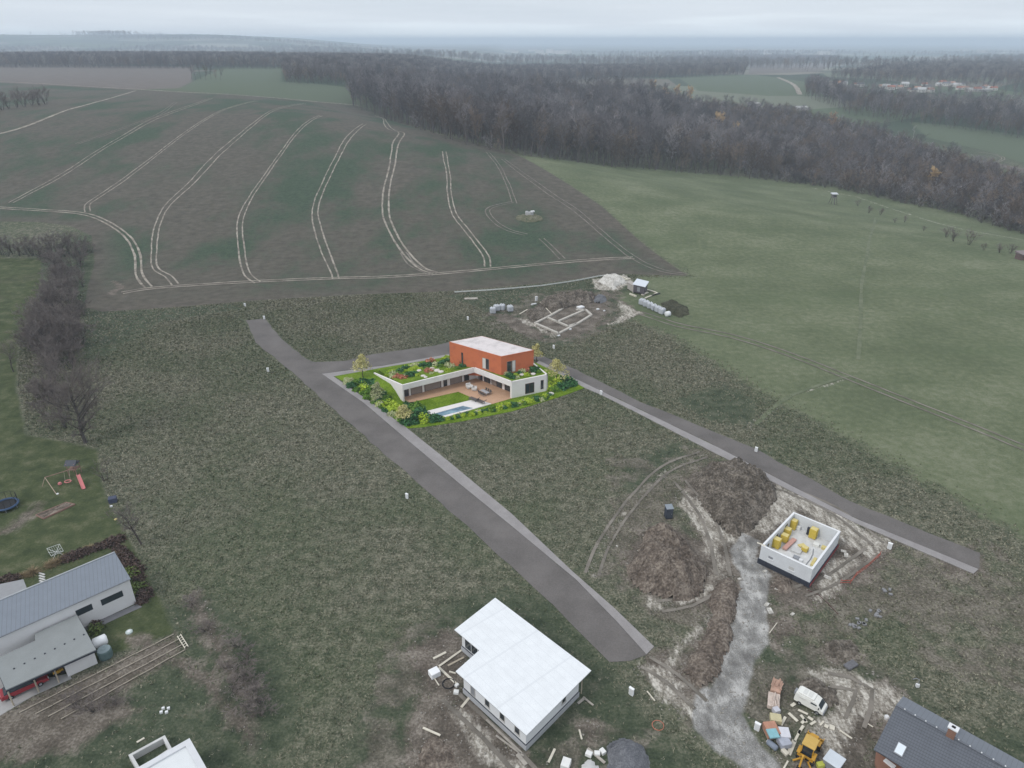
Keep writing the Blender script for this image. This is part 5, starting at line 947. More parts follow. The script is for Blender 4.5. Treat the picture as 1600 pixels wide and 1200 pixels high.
m = MB(); m.bar(b1_, b2_, .62, .06); dn_ = (b2_-b1_).normalized().cross(Vector((0,0,1))).normalized()*.3; m.bar(b1_+dn_+Vector((0,0,.1)), b2_+dn_+Vector((0,0,.1)), .07, .2); m.bar(b1_-dn_+Vector((0,0,.1)), b2_-dn_+Vector((0,0,.1)), .07, .2); m.build('slide', PINK, o, world=True)
s0, s1 = GZ(112, 733, 2.3), GZ(70, 746, 2.3); MB().bar(s0, s1, .12).build('swing_beam', PWD, o, world=True); m = MB(); m.bar(s1, GZ(88, 772), .1); m.bar(s1, GZ(66, 760), .1); m.build('beam_support', M((.42,.33,.26),.15), o, world=True)
q = GZ(106, 752, .5); nest = MB().tube([(q.x+.6*math.cos(i*.52), q.y+.5*math.sin(i*.52), .5) for i in range(12)], .1, 6, close=True).build('nest_swing', PINK, o, world=True)
m = MB(); [m.tube([s0.lerp(s1, f_), (q.x+dx_, q.y, .5)], .025, 4) for f_, dx_ in ((.1,.5),(.3,-.5))]; m.build('rope', WOOD, o, world=True)
q = GZ(94, 757); tag(MB().lathe(q.x, q.y, [(.25, 0), (.4, .15), (.3, .45), (.12, .55)], 10).build('toy_car', PINK), 'small pink toy on the lawn left of the slide', 'toy')
q = GZ(90, 772); tag(MB().lathe(q.x, q.y, [(.22, 0), (.25, .12), (.12, .2)], 10).build('ball', WHITE), 'small white ball at the foot of the swing frame', 'ball')
bedp = [(56,806),(104,786),(118,789),(68,812)]; bd = thing('raised_bed', 'low timber framed planting bed of brown soil on the garden lawn', 'planting bed', GZ(86, 798)); P_ = [xy(*q) for q in bedp]; MB().prism(inset(P_, .1), 0, .22).build('soil', SOILR, bd, world=True); walls(P_, .1, 0, .3).build('edging', PWD, bd, world=True)
dr = thing('drying_rack', 'white wire clothes airer standing on the lawn behind the long house', 'clothes airer', GZ(86, 861)); A_, B_, C_, D_ = GZ(73,857,.9), GZ(93,850,.9), GZ(99,861,.9), GZ(80,869,.9); MW = M((.55,.57,.56),.05)
m = MB(); [m.bar(a, b, .05) for a, b in ((A_,B_),(B_,C_),(C_,D_),(D_,A_))]; [m.bar(A_.lerp(B_, k/6), D_.lerp(C_, k/6), .025) for k in range(1, 6)]; m.build('rack', MW, dr, world=True); m = MB(); [m.bar(a, Vector((b.x, b.y, 0)), .05) for a, b in ((A_, C_), (C_, A_), (B_, D_), (D_, B_))]; m.build('leg', MW, dr, world=True)
block(177, 784, 1.4, 1.2, 1.0, .4, 'dark blue box under the leaning bare tree', M((.06,.07,.11),.15), 'storage_box', 'box')
block(174, 792, .5, .3, .3, .4, 'small white object by the dark blue box', WHITE, 'bucket', 'bucket'); block(181, 812, .5, .35, .2, 1.2, 'small yellow piece of wood on the lawn edge', YPAL, 'offcut', 'offcut')
for k in range(5): block(66+1.2*(k-2)*.2, 897+k*4.0, 1.3, .28, .12, -.35, 'pale stepping slab in the short stair behind the long house', CONC, 'stepping_slab', 'stepping slab', 'stepping slabs behind the long house')
GM = {'t': leafmat((.20, .155, .09), (.40, .32, .20)), 'd': leafmat((.05, .035, .032), (.14, .10, .085)), 'v': leafmat((.06, .09, .025), (.15, .19, .06))}
gk = {}
rq = random.Random(12)
GS = [('d',104+i*10.0,874-i*3.6) for i in range(9)]+[('t',84,882),('t',78,884),('t',90,879),('t',102,872),('t',140,858),('t',46,898),('t',52,895),('t',36,900),('d',12,908),('d',25,904),('d',190,866),('d',198,872),('d',207,882),('d',214,893),('d',218,905),('d',222,917),('d',226,930),('d',200,880),('v',201,893),('v',207,897),('v',215,921),('v',212,930),('d',222,938),('d',184,858),('t',183,870),('v',149,985),('d',150,978)]
for i, (k, x, y) in enumerate(GS):
    q = GZ(x, y)
    if k not in gk: V_, F_ = leafmesh(700+len(gk), 1, .9, 260, .13, spiky=(k == 't')); o = np_mesh({'t': 'ornamental_grass', 'd': 'garden_shrub', 'v': 'garden_shrub'}[k], V_, F_, GM[k]); gk[k] = o
    else: o = copy_tree(gk[k])
    tag(o, {'t': 'tuft of dry straw coloured ornamental grass in the bed behind the long house', 'd': 'dark brown leafless shrub in the planting bed around the grey roofed house', 'v': 'green leaved shrub at the corner of the grey roofed house'}[k], {'t': 'grass tuft', 'd': 'shrub', 'v': 'shrub'}[k], 'bed around the long house ('+{'t': 'straw tufts', 'd': 'brown shrubs', 'v': 'green shrubs'}[k]+')'); o.location = q; s = rq.uniform(.9, 1.5); o.scale = (s, s, s*.8); o.rotation_euler = (0, 0, i)
# ------------------------------------------------------------------ white flat slab building at the bottom left
SL = [xy(296.5,1154.5,3), xy(345,1240,3), xy(200,1330,3), xy(150,1240,3), xy(218,1199,3)]
SL = [xy(296.5,1154.5,3), xy(352,1252,3), xy(262,1300,3), xy(206,1206,3)]
sb = thing('flat_roofed_building', 'white flat roofed building shell cut off by the bottom edge on the left', 'building', cen(SL)); MB().prism(inset(SL, .2), 0, 2.75).build('wall', WHITE, sb, world=True); MB().prism(SL, 2.75, 2.9).build('roof', M((.66,.68,.69),.05,.6), sb, world=True); walls(SL, .75, 2.9, 3.15).build('parapet', M((.60,.61,.63),.06), sb, world=True)
SF = [xy(257.5,1148.5,1), xy(269,1170,1), xy(216,1206,1), xy(200.5,1179.5,1)]; sf = thing('foundation_frame', 'low white concrete foundation frame with grass inside, beside the flat roofed shell', 'foundation', cen(SF)); walls(SF, .35, 0, 1.0).build('wall', CONC, sf, world=True)
q = GZ(258, 1111); o = thing('block_group', 'four small white blocks placed together on the grass', 'blocks', q); [MB().box(x, y, .15, .35, .3, .3, .4).build('block', WHITE, o) for x in (-.35, .35) for y in (-.3, .3)]
plank((214, 1161), (226, 1154), .25, 'small white crooked plank beside the foundation frame', LW)
# ------------------------------------------------------------------ dark tiled house at the bottom right
TILE = stripes((.105,.115,.135), (.055,.06,.07), .34, 'X', math.atan2(9.9, 11.5)+R(90)-R(0), .16, .12, .6, period2=.3)
r0_ = V2(xy(1400,1102,5.6)); r1_ = V2(xy(1568,1197,5.6)); ud = (r1_-r0_).normalized(); r1_ = r0_+ud*17.5; pe = Vector((ud.y, -ud.x))
be0 = V2(xy(1411,1087.5,4.4)); w_b = abs((be0-r0_).dot(pe)); fe0 = V2(xy(1365,1170.5,2.9)); w_f = abs((fe0-r0_).dot(pe)); print('tiled', w_b, w_f, (fe0-r0_).dot(pe))
sgn = 1 if (fe0-r0_).dot(pe) > 0 else -1; pf_ = pe*sgn
th_ = thing('tiled_house', 'house with a dark grey tiled gable roof and brick chimney at the bottom right', 'house', (*((r0_+r1_)/2), 0)); b0 = r0_-pf_*w_b; b1 = r1_-pf_*w_b; f0_ = r0_+pf_*w_f; f1_ = r1_+pf_*w_f
def slab(m, a, b, c, d, t_): solid(m, [a, b, c, d], [(x, y, z-t_) for x, y, z in (a, b, c, d)])
m = MB(); slab(m, (*r0_, 5.6), (*f0_, 2.9), (*f1_, 2.9), (*r1_, 5.6), .15); m.build('roof', TILE, th_, world=True)
m = MB(); slab(m, (*(r0_+pf_*.02), 5.62), (*r1_, 5.62), (*b1, 4.4), (*b0, 4.4), .15); m.build('rear_roof', stripes((.17,.185,.21), (.13,.14,.16), .5, 'Y', math.atan2(ud.y, ud.x), .08, .08, .6), th_, world=True)
m = MB(); m.bar((*r0_, 5.66), (*r1_, 5.66), .28, .12); m.build('ridge', M((.13,.14,.16),.15), th_, world=True)
for k in range(14): q = r0_+ud*(1.0+k*1.2); MB().box(q.x, q.y, 5.76, .12, .12, .1).build('ridge_clip', WHITE, th_, world=True)
BRK = stripes((.24,.125,.085), (.24,.20,.17), .25, 'Z', 0, .12, .12, .9)
i0_ = .5; wA = r0_+ud*i0_+pf_*(w_f-2.6); wB = r1_-ud*i0_+pf_*(w_f-2.6); wC = r1_-ud*i0_-pf_*(w_b-.4); wD = r0_+ud*i0_-pf_*(w_b-.4); MB().prism([tuple(wA), tuple(wB), tuple(wC), tuple(wD)], 0, 2.9).build('wall', BRK, th_, world=True)
m = MB(); 
for q in (r0_+ud*i0_, r1_-ud*(i0_+.3)): m.prism([tuple(q-pf_*(w_b-.4)), tuple(q-pf_*(w_b-.4)+ud*.3), tuple(q+ud*.3+pf_*(w_f-2.6)), tuple(q+pf_*(w_f-2.6))], 2.9, [4.25, 4.25, 3.9, 3.9])
m.build('gable', BRK, th_, world=True)
q = V2(xy(1490, 1137, 7.0)); MB().box(q.x, q.y, 6.2, .85, .6, 1.5, math.atan2(ud.y, ud.x)).build('chimney', BRK, th_, world=True); MB().box(q.x, q.y, 7.0, 1.1, .85, .16, math.atan2(ud.y, ud.x)).build('chimney_cap', WHITE, th_, world=True); MB().box(q.x, q.y, 7.12, .4, .3, .1, math.atan2(ud.y, ud.x)).build('flue', BLACK, th_, world=True)
q = V2(xy(1408.5, 1165.5, 4.3)); dpt = (q-r0_).dot(pf_); zz = 5.6-2.7*dpt/w_f; sl_ = math.atan2(2.7, w_f); ax_ = math.atan2(ud.y, ud.x)
from mathutils import Matrix
def onroof(q, zz, sx, sy, sz, name, mat, par=None):
    o = MB().box(0, 0, 0, sx, sy, sz).build(name, mat, None); Zr = Matrix.Rotation(ax_, 4, 'Z') @ Matrix.Rotation((-sl_ if (Matrix.Rotation(ax_, 4, 'Z') @ Vector((0, 1, 0))).xy.dot(pf_) > 0 else sl_), 4, 'X'); o.data.transform(Matrix.Translation(Vector((q.x, q.y, zz))-Vector(th_.location)) @ Zr); o.parent = par or th_; return o
sk = onroof(q, zz+.06, 1.0, 1.45, .14, 'roof_window', GREYM); onroof(q, zz+.135, .85, 1.28, .02, 'pane', M((.66,.72,.77),.05,rough=.15), sk)
tw_ = thing('terrace_wall', 'curved brick terrace with a white slab below the eaves of the tiled house', 'terrace', GZ(1392, 1198)); m = MB(); m.prism([xy(1368,1178),xy(1374,1174),xy(1384,1180),xy(1410,1200),xy(1430,1225),xy(1380,1230),xy(1366,1195)], 0, .35); m.build('paving', BRK, tw_, world=True); MB().prism([xy(1380,1189,.4), xy(1384,1186,.4), xy(1400,1198,.4), xy(1396,1202,.4)], .352, .55).build('slab', WHITE, tw_, world=True)
tag(MB().bar((*xy(1568,1184,1), .5), (*xy(1640,1225,1), .5), .3, 1.0).build('garden_wall', WHITE), 'low white wall running out of the picture behind the tiled house', 'wall')
q = GZ(1385, 1123); tag(MB().lathe(q.x, q.y, [(.28, 0), (.32, .4), (.2, .55)], 12).build('bucket', WHITE), 'white bucket at the left gable of the tiled house', 'bucket')
q = GZ(1433, 1073); o = thing('field_tap', 'white post with a bent pipe standing in the grass above the tiled house', 'standpipe', q); MB().box(0, 0, .25, .4, .35, .5).build('base', WHITE, o); MB().tube([(0, 0, .5), (0, 0, 1.3), (-.4, .1, 1.5), (-.8, .2, 1.2)], .05, 6).build('pipe', GREYM, o)
# ------------------------------------------------------------------ camper van, digger, building materials
p = GZ(1265, 1102); vn = thing('camper_van', 'white camper van parked in front of a soil heap', 'camper van', (p.x, p.y, 0), 0); va = math.atan2(*(lambda d: (d.y, d.x))(V2(GZ(1277, 1106))-V2(GZ(1248, 1090)))); vn.rotation_euler = (0, 0, va); vn.scale = (.9, .9, .9); VW = M((.72,.72,.68),.05,.8,.4)
prof = [(-2.1,.4),(-2.15,.9),(-2.05,1.75),(-1.95,1.95),(.75,1.95),(1.25,1.75),(1.75,1.15),(2.1,1.0),(2.15,.45)]; m = MB(); n = len(prof)
for s in (-1, 1): m.v += [(x, s*(.98 if z < 1.3 else .86), z) for x, z in prof]
m.f.append(tuple(range(n))); m.f.append(tuple(range(2*n-1, n-1, -1)))
for i in range(n): j = (i+1) % n; m.f.append((j, i, n+i, n+j))
m.build('body', VW, vn, bevel=.08); MB().box(-.6, 0, 2.06, 2.3, 1.5, .2).build('raised_roof', VW, vn, bevel=.06); [MB().box(-.9+k*.75, 0, 2.18, .55, 1.1, .03).build('roof_hatch', M((.60,.60,.57),.05), vn) for k in range(2)]
m = MB(); m.v += [(1.29, -.74, 1.74), (1.29, .74, 1.74), (1.76, .84, 1.18), (1.76, -.84, 1.18)]; m.f.append((0, 3, 2, 1)); o = m.build('windscreen', GLASS, vn)
so = o.modifiers.new('thickness', 'SOLIDIFY'); so.thickness = .05; so.offset = 0
for s in (-1, 1):
    MB().box(.65, s*.925, 1.48, .85, .06, .42, rx=s*R(-10)).build('side_window', GLASS, vn); MB().box(-1.1, s*.925, 1.48, .9, .06, .4, rx=s*R(-10)).build('side_window', GLASS if s > 0 else VW, vn); MB().box(1.45, s*1.1, 1.35, .12, .2, .22).build('mirror', BLACK, vn)
    for x in (-1.25, 1.35): wl_ = MB().tube([(x, s*.78, .34), (x, s*1.0, .34)], .34, 14).build('wheel', RUB, vn); MB().tube([(x, s*.99, .34), (x, s*1.02, .34)], .18, 10).build('rim', STEEL, wl_)
    MB().box(2.13, s*.7, .75, .08, .25, .2).build('headlight', STEEL, vn)
MB().box(2.15, 0, .5, .16, 1.9, .18).build('bumper', GREYM, vn); MB().box(-2.3, .3, .95, .3, .8, .6).build('rear_carrier', GREYM, vn)
YD = M((.50,.27,.035),.12,2,.5); YD2 = M((.52,.34,.09),.1,1.5,.5)
p = GZ(1261, 1181); dg = thing('backhoe_digger', 'yellow backhoe digger at the bottom edge of the building site', 'digger', (p.x, p.y, 0)); da = V2(GZ(1272, 1156))-V2(GZ(1252, 1198)); dg.rotation_euler = (0, 0, math.atan2(da.y, da.x)); 
MB().box(.35, 0, .85, 3.4, 1.0, .35).build('chassis', BLACK, dg, bevel=.04); MB().box(1.6, 0, 1.25, 1.5, .95, .65).build('bonnet', YD, dg, bevel=.06)
cb = MB().box(-.05, 0, 1.75, 1.5, 1.3, 1.5).build('cab_glass', GLASS, dg, bevel=.05); MB().box(-.05, 0, 2.58, 1.85, 1.6, .16).build('cab_roof', YD2, dg, bevel=.07); m = MB(); [m.bar((x, y, .95), (x, y, 2.5), .1) for x in (-.8, .7) for y in (-.66, .66)]; m.build('cab_pillar', YD, dg)
for x, r_ in ((-.75, .62), (1.75, .48)):
    for s in (-1, 1): wl_ = MB().tube([(x, s*.62, r_), (x, s*1.05, r_)], r_, 16).build('wheel', RUB, dg); MB().tube([(x, s*1.04, r_), (x, s*1.07, r_)], r_*.5, 10).build('rim', YD, wl_)
for s in (-1, 1): MB().box(-.75, s*.88, 1.32, 1.2, .42, .1).build('fender', YD, dg, bevel=.03); MB().box(1.75, s*.80, 1.04, .9, .34, .08).build('fender', YD, dg, bevel=.03); MB().bar((.9, s*.58, 1.4), (2.75, s*.62, .75), .14).build('loader_arm', YD, dg)
m = MB(); m.prism([(2.7,-1.0),(3.25,-1.0),(3.25,1.0),(2.7,1.0)], .12, .2); m.box(2.74, 0, .5, .08, 2.0, .75); [m.box(2.98, s*.98, .42, .5, .06, .55) for s in (-1, 1)]; [m.box(3.32, y, .15, .2, .1, .06) for y in (-.8, -.4, 0, .4, .8)]; m.build('front_bucket', YD, dg)
m = MB(); m.bar((-1.3, .1, .9), (-2.5, .1, 2.5), .26); m.bar((-2.5, .1, 2.5), (-3.1, .1, 1.2), .2); m.build('digging_arm', YD, dg); MB().box(-3.1, .1, .85, .5, .6, .6, ry=.4).build('digging_bucket', BLACK, dg, bevel=.04); [MB().bar((-1.45, s*.4, .8), (-1.8, s*1.15, .1), .16).build('stabiliser', YD, dg) for s in (-1, 1)]; MB().box(-1.2, 0, .9, .25, 1.9, .5).build('rear_frame', YD, dg)
sm = [(1212,1078,2.2,1.3,.8,1.1,'salmon coloured stack of roofing battens at the top of the material store',M((.45,.29,.22),.3,1.2)),(1208,1099,2.4,1.5,.6,1.2,'whitish pink pile of broken boards below the salmon stack',M((.55,.46,.40),.3,1.4)),(1212,1114,.8,.8,.7,.3,'small grey white bag between the board piles',M((.5,.5,.54),.12)),(1211,1127,1.4,1.2,.7,-.2,'beige pallet stack in the material store',M((.50,.45,.28),.12)),(1204,1146,1.6,1.9,1.0,.1,'orange brick pallet at the edge of the material store',M((.42,.22,.15),.2)),(1224,1152,1.3,1.5,.9,-.1,'white wrapped bale beside the orange brick pallet',M((.60,.60,.64),.12)),(1224,1164,1.4,1.4,.8,.2,'grey wrapped bale in front of the white one',M((.38,.40,.46),.15)),(1226,1177,.6,.9,.3,.5,'cream offcuts on the ground below the grey bale',LW)]
for x, y, sx, sy, sz, rz, lab, mt in sm:
    o = thing('material_stack', lab, 'material stack', GZ(x, y), rz); MB().box(0, 0, .12+sz/2, sx, sy, sz).build('load', mt, o, bevel=.06); MB().box(0, 0, .06, sx*.95, sy*.95, .12).build('pallet', OLDWOOD, o)
    if sx > 2: [MB().box(rgp.uniform(-.4, .4), rgp.uniform(-sy/2, sy/2), .14+sz+.04+.05*k, sx*rgp.uniform(.5, 1), .12, .06, rgp.uniform(-.3, .3)).build('loose_board', mt, o) for k in range(7)]
block(1207.5, 1147, 1.3, 1.3, .22, .1, 'turquoise plastic sheet folded over the orange brick pallet', M((.22,.42,.46),.12,3), 'plastic_sheet', 'sheet', z=1.14)
p = GZ(1206, 1167); o = thing('barrel', 'grey blue barrel lying next to the grey bale', 'barrel', (p.x, p.y, 0), 2.2); MB().tube([(-.7, 0, .35), (-.6, 0, .35), (.6, 0, .35), (.7, 0, .35)], [.25, .38, .38, .25], 14).build('drum', M((.20,.23,.28),.12), o, smooth=True); MB().tube([(.7, 0, .35), (.76, 0, .35)], .2, 12).build('cap', WHITE, o)
o = thing('tarpaulin_crate', 'pale grey covered container at the bottom edge right of the digger', 'container', GZ(1301, 1196), .75); MB().box(0, 0, .55, 1.8, 1.8, 1.1).build('box', GREYM, o, bevel=.05); MB().box(0, 0, 1.16, 2.05, 2.05, .14).build('cover', M((.55,.59,.63),.06,1), o, bevel=.1)
block(1281, 1197, .9, .6, .5, .2, 'lime yellow tub at the bottom edge between digger and container', M((.50,.52,.10),.1), 'tub', 'tub'); block(1290, 1193, .3, .4, .8, .2, 'orange upright piece beside the pale container', M((.5,.24,.1),.1), 'traffic_cone', 'traffic cone')
for a, b, w, lab in [((1232,1115),(1246,1128),.4,'cream sheet plank left of the camper van bonnet'), ((1227,1121),(1220,1134),.35,'plank standing off the beige pallet'), ((1236,1104),(1242,1100),.4,'short block of wood behind the van'), ((1255,1135),(1247,1147),.35,'board pointing from the van towards the digger'), ((1250,1142),(1241,1160),.3,'long board left of the digger cab'), ((1241,1158),(1232,1180),.55,'wide grey plank beside the white bale'), ((1251,1118),(1260,1130),.35,'board lying under the front of the van'), ((1247,1110),(1262,1117),.3,'thin board along the van side'), ((1262,1121),(1270,1126),.4,'broken board by the van wheel'), ((1266,1133),(1274,1128),.3,'rubble board on the pale track'), ((1281,1134),(1287,1128),.25,'stick lying right of the broken boards'), ((1288,1134),(1294,1137),.5,'flat cream offcut on the pale track'), ((1296,1136),(1304,1139),.7,'broad cream slab on the pale track'), ((1312,1142),(1331,1155),.22,'long pale stick in front of the tiled house'), ((1252,1131),(1259,1125),.35,'short board crossing the others below the van'), ((1223,1204),(1231,1190),.2,'thin stick at the bottom edge'), ((1356,1132),(1364,1137),.16,'brown lath beside the tiled house'), ((1202,990),(1214,974),.1,'thin stick left in the grass right of the lane')]: plank(a, b, w, lab, LW, t_=.08)
# ------------------------------------------------------------------ foundation site behind the villa
FO = [(826,504),(868,523),(912,502),(932,488),(915,482),(900,487),(862,473)]
fs = thing('strip_foundation', 'concrete strip foundation of a house dug into the brown soil', 'foundation', GZ(880, 500)); SEG = [((836,505),(873,521)),((873,521),(905,504)),((905,504),(924,492)),((924,492),(915,484)),((915,484),(900,484)),((836,505),(860,493)),((860,493),(879,482)),((855,496),(888,510)),((870,503),(914,484)),((888,510),(900,506))]
for a, b in SEG: MB().bar(GZ(*a, .2), GZ(*b, .2), .75, .45).build('strip', M((.44,.415,.37),.2,1.2), fs, world=True)
plank((844,474), (862,493), .3, 'long board laid across the trench of the strip foundation', LW, z=.5); plank((812,491), (824,484), .35, 'pale board at the left end of the soil bank', LW)
for x, y, sx, sy, sz, lab in ((907,481,2.2,1.6,.5,'bright white sheet pack inside the foundation site'),(934,484,.9,.7,.4,'small white block right of the foundation site'),(838,470,.8,.5,1.6,'white upright panel at the top of the soil bank'),(834,476,2.0,.5,.4,'white boards lying at the foot of the upright panel'),(891,515,.7,.5,.3,'small white stone at the front of the foundation'),(944,486,.6,.5,.3,'white stone in the green grass beside the foundation'),(873,525,.9,.5,.3,'white block below the lowest corner of the foundation')): block(x, y, sx, sy, sz, .6, lab, WHITE, 'block', 'block')
for k in range(5): plank((862+2.2*k, 521+.3*k), (859+2.2*k, 529), .07, 'thin starter bar sticking out of the lowest corner of the foundation', LW, name='starter_bar', cat='steel bar', grp='starter bars of the foundation', z=.3)
bagm = M((.42,.44,.47),.12,1.2); bb = None
def bigbag(px, py, lab, grp, s=1., mat=bagm):
    global bb
    if bb is None:
        bb = o = thing('big_bag', lab, 'big bag'); MB().box(0, 0, .95, 1.9, 1.9, 1.9).build('bag', mat, o, bevel=.35); [MB().bar((x, y, 1.8), (x*.5, y*.5, 2.15), .12).build('loop', WHITE, o) for x in (-.6, .6) for y in (-.6, .6)]
    else: o = copy_tree(bb)
    tag(o, lab, 'big bag', grp); o.location = GZ(px, py); o.rotation_euler = (0, 0, px*.3); o.scale = (s,)*3; return o
for i, (x, y) in enumerate(((770,489),(776,485),(784.5,484),(797,486))): bigbag(x, y, ['grey big bag at the left end of the four behind the villa', 'second grey big bag from the left behind the villa', 'third grey big bag from the left behind the villa', 'grey big bag standing apart at the right of the four behind the villa'][i], 'four big bags left of the foundation site')
for i in range(6): f_ = i/5; bigbag(1003+31*f_, 475.5+14.5*f_, f'grey big bag in the slanting row below the field shed, {["nearest the shed", "second from the shed", "third from the shed", "fourth from the shed", "fifth from the shed", "last before the bale"][i]}', 'row of big bags below the shed')
o = thing('white_bale', 'round white wrapped bale at the lower end of the row of big bags', 'bale', GZ(1043, 494), .6); MB().tube([(-.8, 0, .8), (-.65, 0, .8), (.65, 0, .8), (.8, 0, .8)], [.55, .85, .85, .55], 16).build('wrap', WHITE, o, smooth=True)
sd = thing('field_shed', 'small dark field shed with a light flat roof on a trailer frame', 'shed', GZ(999, 460)); c4 = [xy(989,458), xy(1006,462), xy(1011,455), xy(995,451)]; MB().prism(c4, .5, 3.2).build('cabin', M((.10,.09,.10),.2), sd, world=True); MB().prism(inset(c4, -.35), [3.2]*4, [3.35, 3.35, 3.6, 3.6]).build('roof', M((.60,.63,.68),.06), sd, world=True)
MB().prism([xy(980,452), xy(989,458), xy(993,454), xy(984,449)], .3, 2.6).build('side_store', M((.38,.35,.32),.25), sd, world=True); m = MB(); [m.bar((*c, 0), (*c, .5), .3) for c in c4]; m.build('support', OLDWOOD, sd, world=True); MB().bar(GZ(984,459,.3), GZ(994,463,.3), .5, .5).build('step', LW, sd, world=True)
onwall(c4[0], c4[1], .35, .6, 1.0, 2.6, 'door', GREYM, sd, .04)
for a, b, w, lab in (((1008,453),(1019,456),.6,'pale beam leading from the shed'),((1019,456),(1027,459),.5,'beam end right of the shed'),((1027,459),(1008,467),.45,'long pale beam running back towards the big bags'),((1003,462),(1012,458),.8,'board platform at the right of the shed'),((1017,463),(1031,459),.5,'dark beam lying below the pale beam'),((964,431),(980,437),.5,'pale beam between the rubble heap and the shed'),((968,439),(985,437),.6,'plank walkway from the rubble heap to the shed')): plank(a, b, w, lab, M((.06,.065,.06),.2) if lab.startswith('dark') else LW, z=.3, t_=.25)
tf = thing('tape_fence', 'long white tape fence between the ploughed field and the plots', 'fence', GZ(850, 447)); Q = [GZ(*a) for a in ((710,458),(760,455),(800,452),(845,448),(880,443),(905,439),(935,433),(962,430))]; m = MB()
for i in range(len(Q)-1): m.bar(Q[i]+Vector((0,0,.45)), Q[i+1]+Vector((0,0,.45)), .06, .42)
m.build('tape', M((.62,.64,.62),.1), tf, world=True)
for i in range(len(Q)-1):
    for k in range(4): v = Q[i].lerp(Q[i+1], k/4); MB().bar(v, v+Vector((0,0,.9)), .1).build('post', OLDWOOD, tf, world=True)
block(736, 467, 4.5, 1.6, .25, .1, 'low grey stack of old boards on the grass right of the field edge', OLDWOOD, 'board_stack', 'board stack')
# weedy manhole in the field, hunting stand, trailer
p = G(827, 340); heap('grass_patch', [(814,338),(822,331),(836,331),(844,338),(838,346),(820,347)], .8, soilmat((.06,.07,.035),(.12,.12,.07),(.2,.19,.13)), 'weedy grass patch round the shaft in the crop field', 'grass patch', z=h(p.x, p.y)-.1, seed=21) if False else None
def ground_heap(px, r_, hh, mat, lab, cat, name, seed):
    c = G(*px); nx = 22; gx, gy = np.meshgrid(np.linspace(-r_, r_, nx), np.linspace(-r_, r_, nx)); X_, Y_ = gx.ravel(), gy.ravel(); d = np.sqrt(X_**2+Y_**2)/r_; nz_ = np.array([mnoise.noise(Vector((x*.5, y*.5, seed))) for x, y in zip(X_, Y_)]); Z = TH(X_+c.x, Y_+c.y)-c.z+hh*np.clip(1-d+nz_*.4, -.1, 1); i = (np.arange(nx-1)[:, None]*nx+np.arange(nx-1)).ravel(); F = np.stack([i, i+1, i+nx+1, i+nx], 1); o = np_mesh(name, np.stack([X_, Y_, Z], 1), F[(d[F] < 1).all(1)], mat, smooth=True); o.location = c; return tag(o, lab, cat)
ground_heap((827, 341), 7, 1.4, soilmat((.07,.08,.045),(.13,.13,.085),(.2,.19,.14)), 'weedy grass mound round the concrete shaft in the crop field', 'mound', 'weed_mound', 3)
c = G(827, 337); o = thing('concrete_shaft', 'round concrete shaft with white stones in the middle of the crop field', 'shaft', (c.x, c.y, c.z+.7)); MB().lathe(0, 0, [(2.0, -.5), (2.0, 1.0), (1.6, 1.0), (1.6, .6)], 16).build('ring', M((.38,.38,.38),.2), o); MB().box(1.6, .8, 1.2, 1.8, 1.2, .6, .4).build('stone', WHITE, o, bevel=.1); MB().box(-1.2, 1.6, .9, 1.2, .9, .5).build('stone', CONC, o, bevel=.1)
c = G(1301, 319); o = thing('hunting_stand', 'wooden hunting stand on four splayed legs in front of the wood', 'hunting stand', c); m_ = M((.10,.09,.085),.2)
[MB().bar((x*1.9, y*1.9, -.2), (x*1.1, y*1.1, 4.2), .22).build('leg', m_, o) for x in (-1, 1) for y in (-1, 1)]; MB().box(0, 0, 4.9, 2.6, 2.4, 1.5).build('cabin', M((.16,.15,.145),.2), o); MB().prism([(-1.9,-1.7),(1.9,-1.7),(1.9,1.7),(-1.9,1.7)], 6.3, [6.4,6.4,6.9,6.9]).build('roof', M((.50,.52,.54),.08), o); [MB().bar((x, y, 5.6), (x, y, 6.4), .14).build('roof_post', m_, o) for x in (-1.2, 1.2) for y in (-1.1, 1.1)]; MB().bar((0, -2.4, -.1), (0, -1.2, 4.2), .5, .08).build('ladder', m_, o); MB().box(0, -1.22, 5.2, 1.6, .06, .45).build('window', BLACK, o)
c = G(1598, 405); o = thing('wooden_hut', 'small brown hut at the right edge of the meadow', 'hut', c, .2); MB().box(0, 0, 1.2, 5, 3.2, 2.4).build('wall', M((.13,.09,.085),.2), o); MB().prism([(-2.8,-2),(2.8,-2),(2.8,2),(-2.8,2)], 2.4, [2.5,2.5,3.2,3.2]).build('roof', M((.20,.17,.17),.1), o)
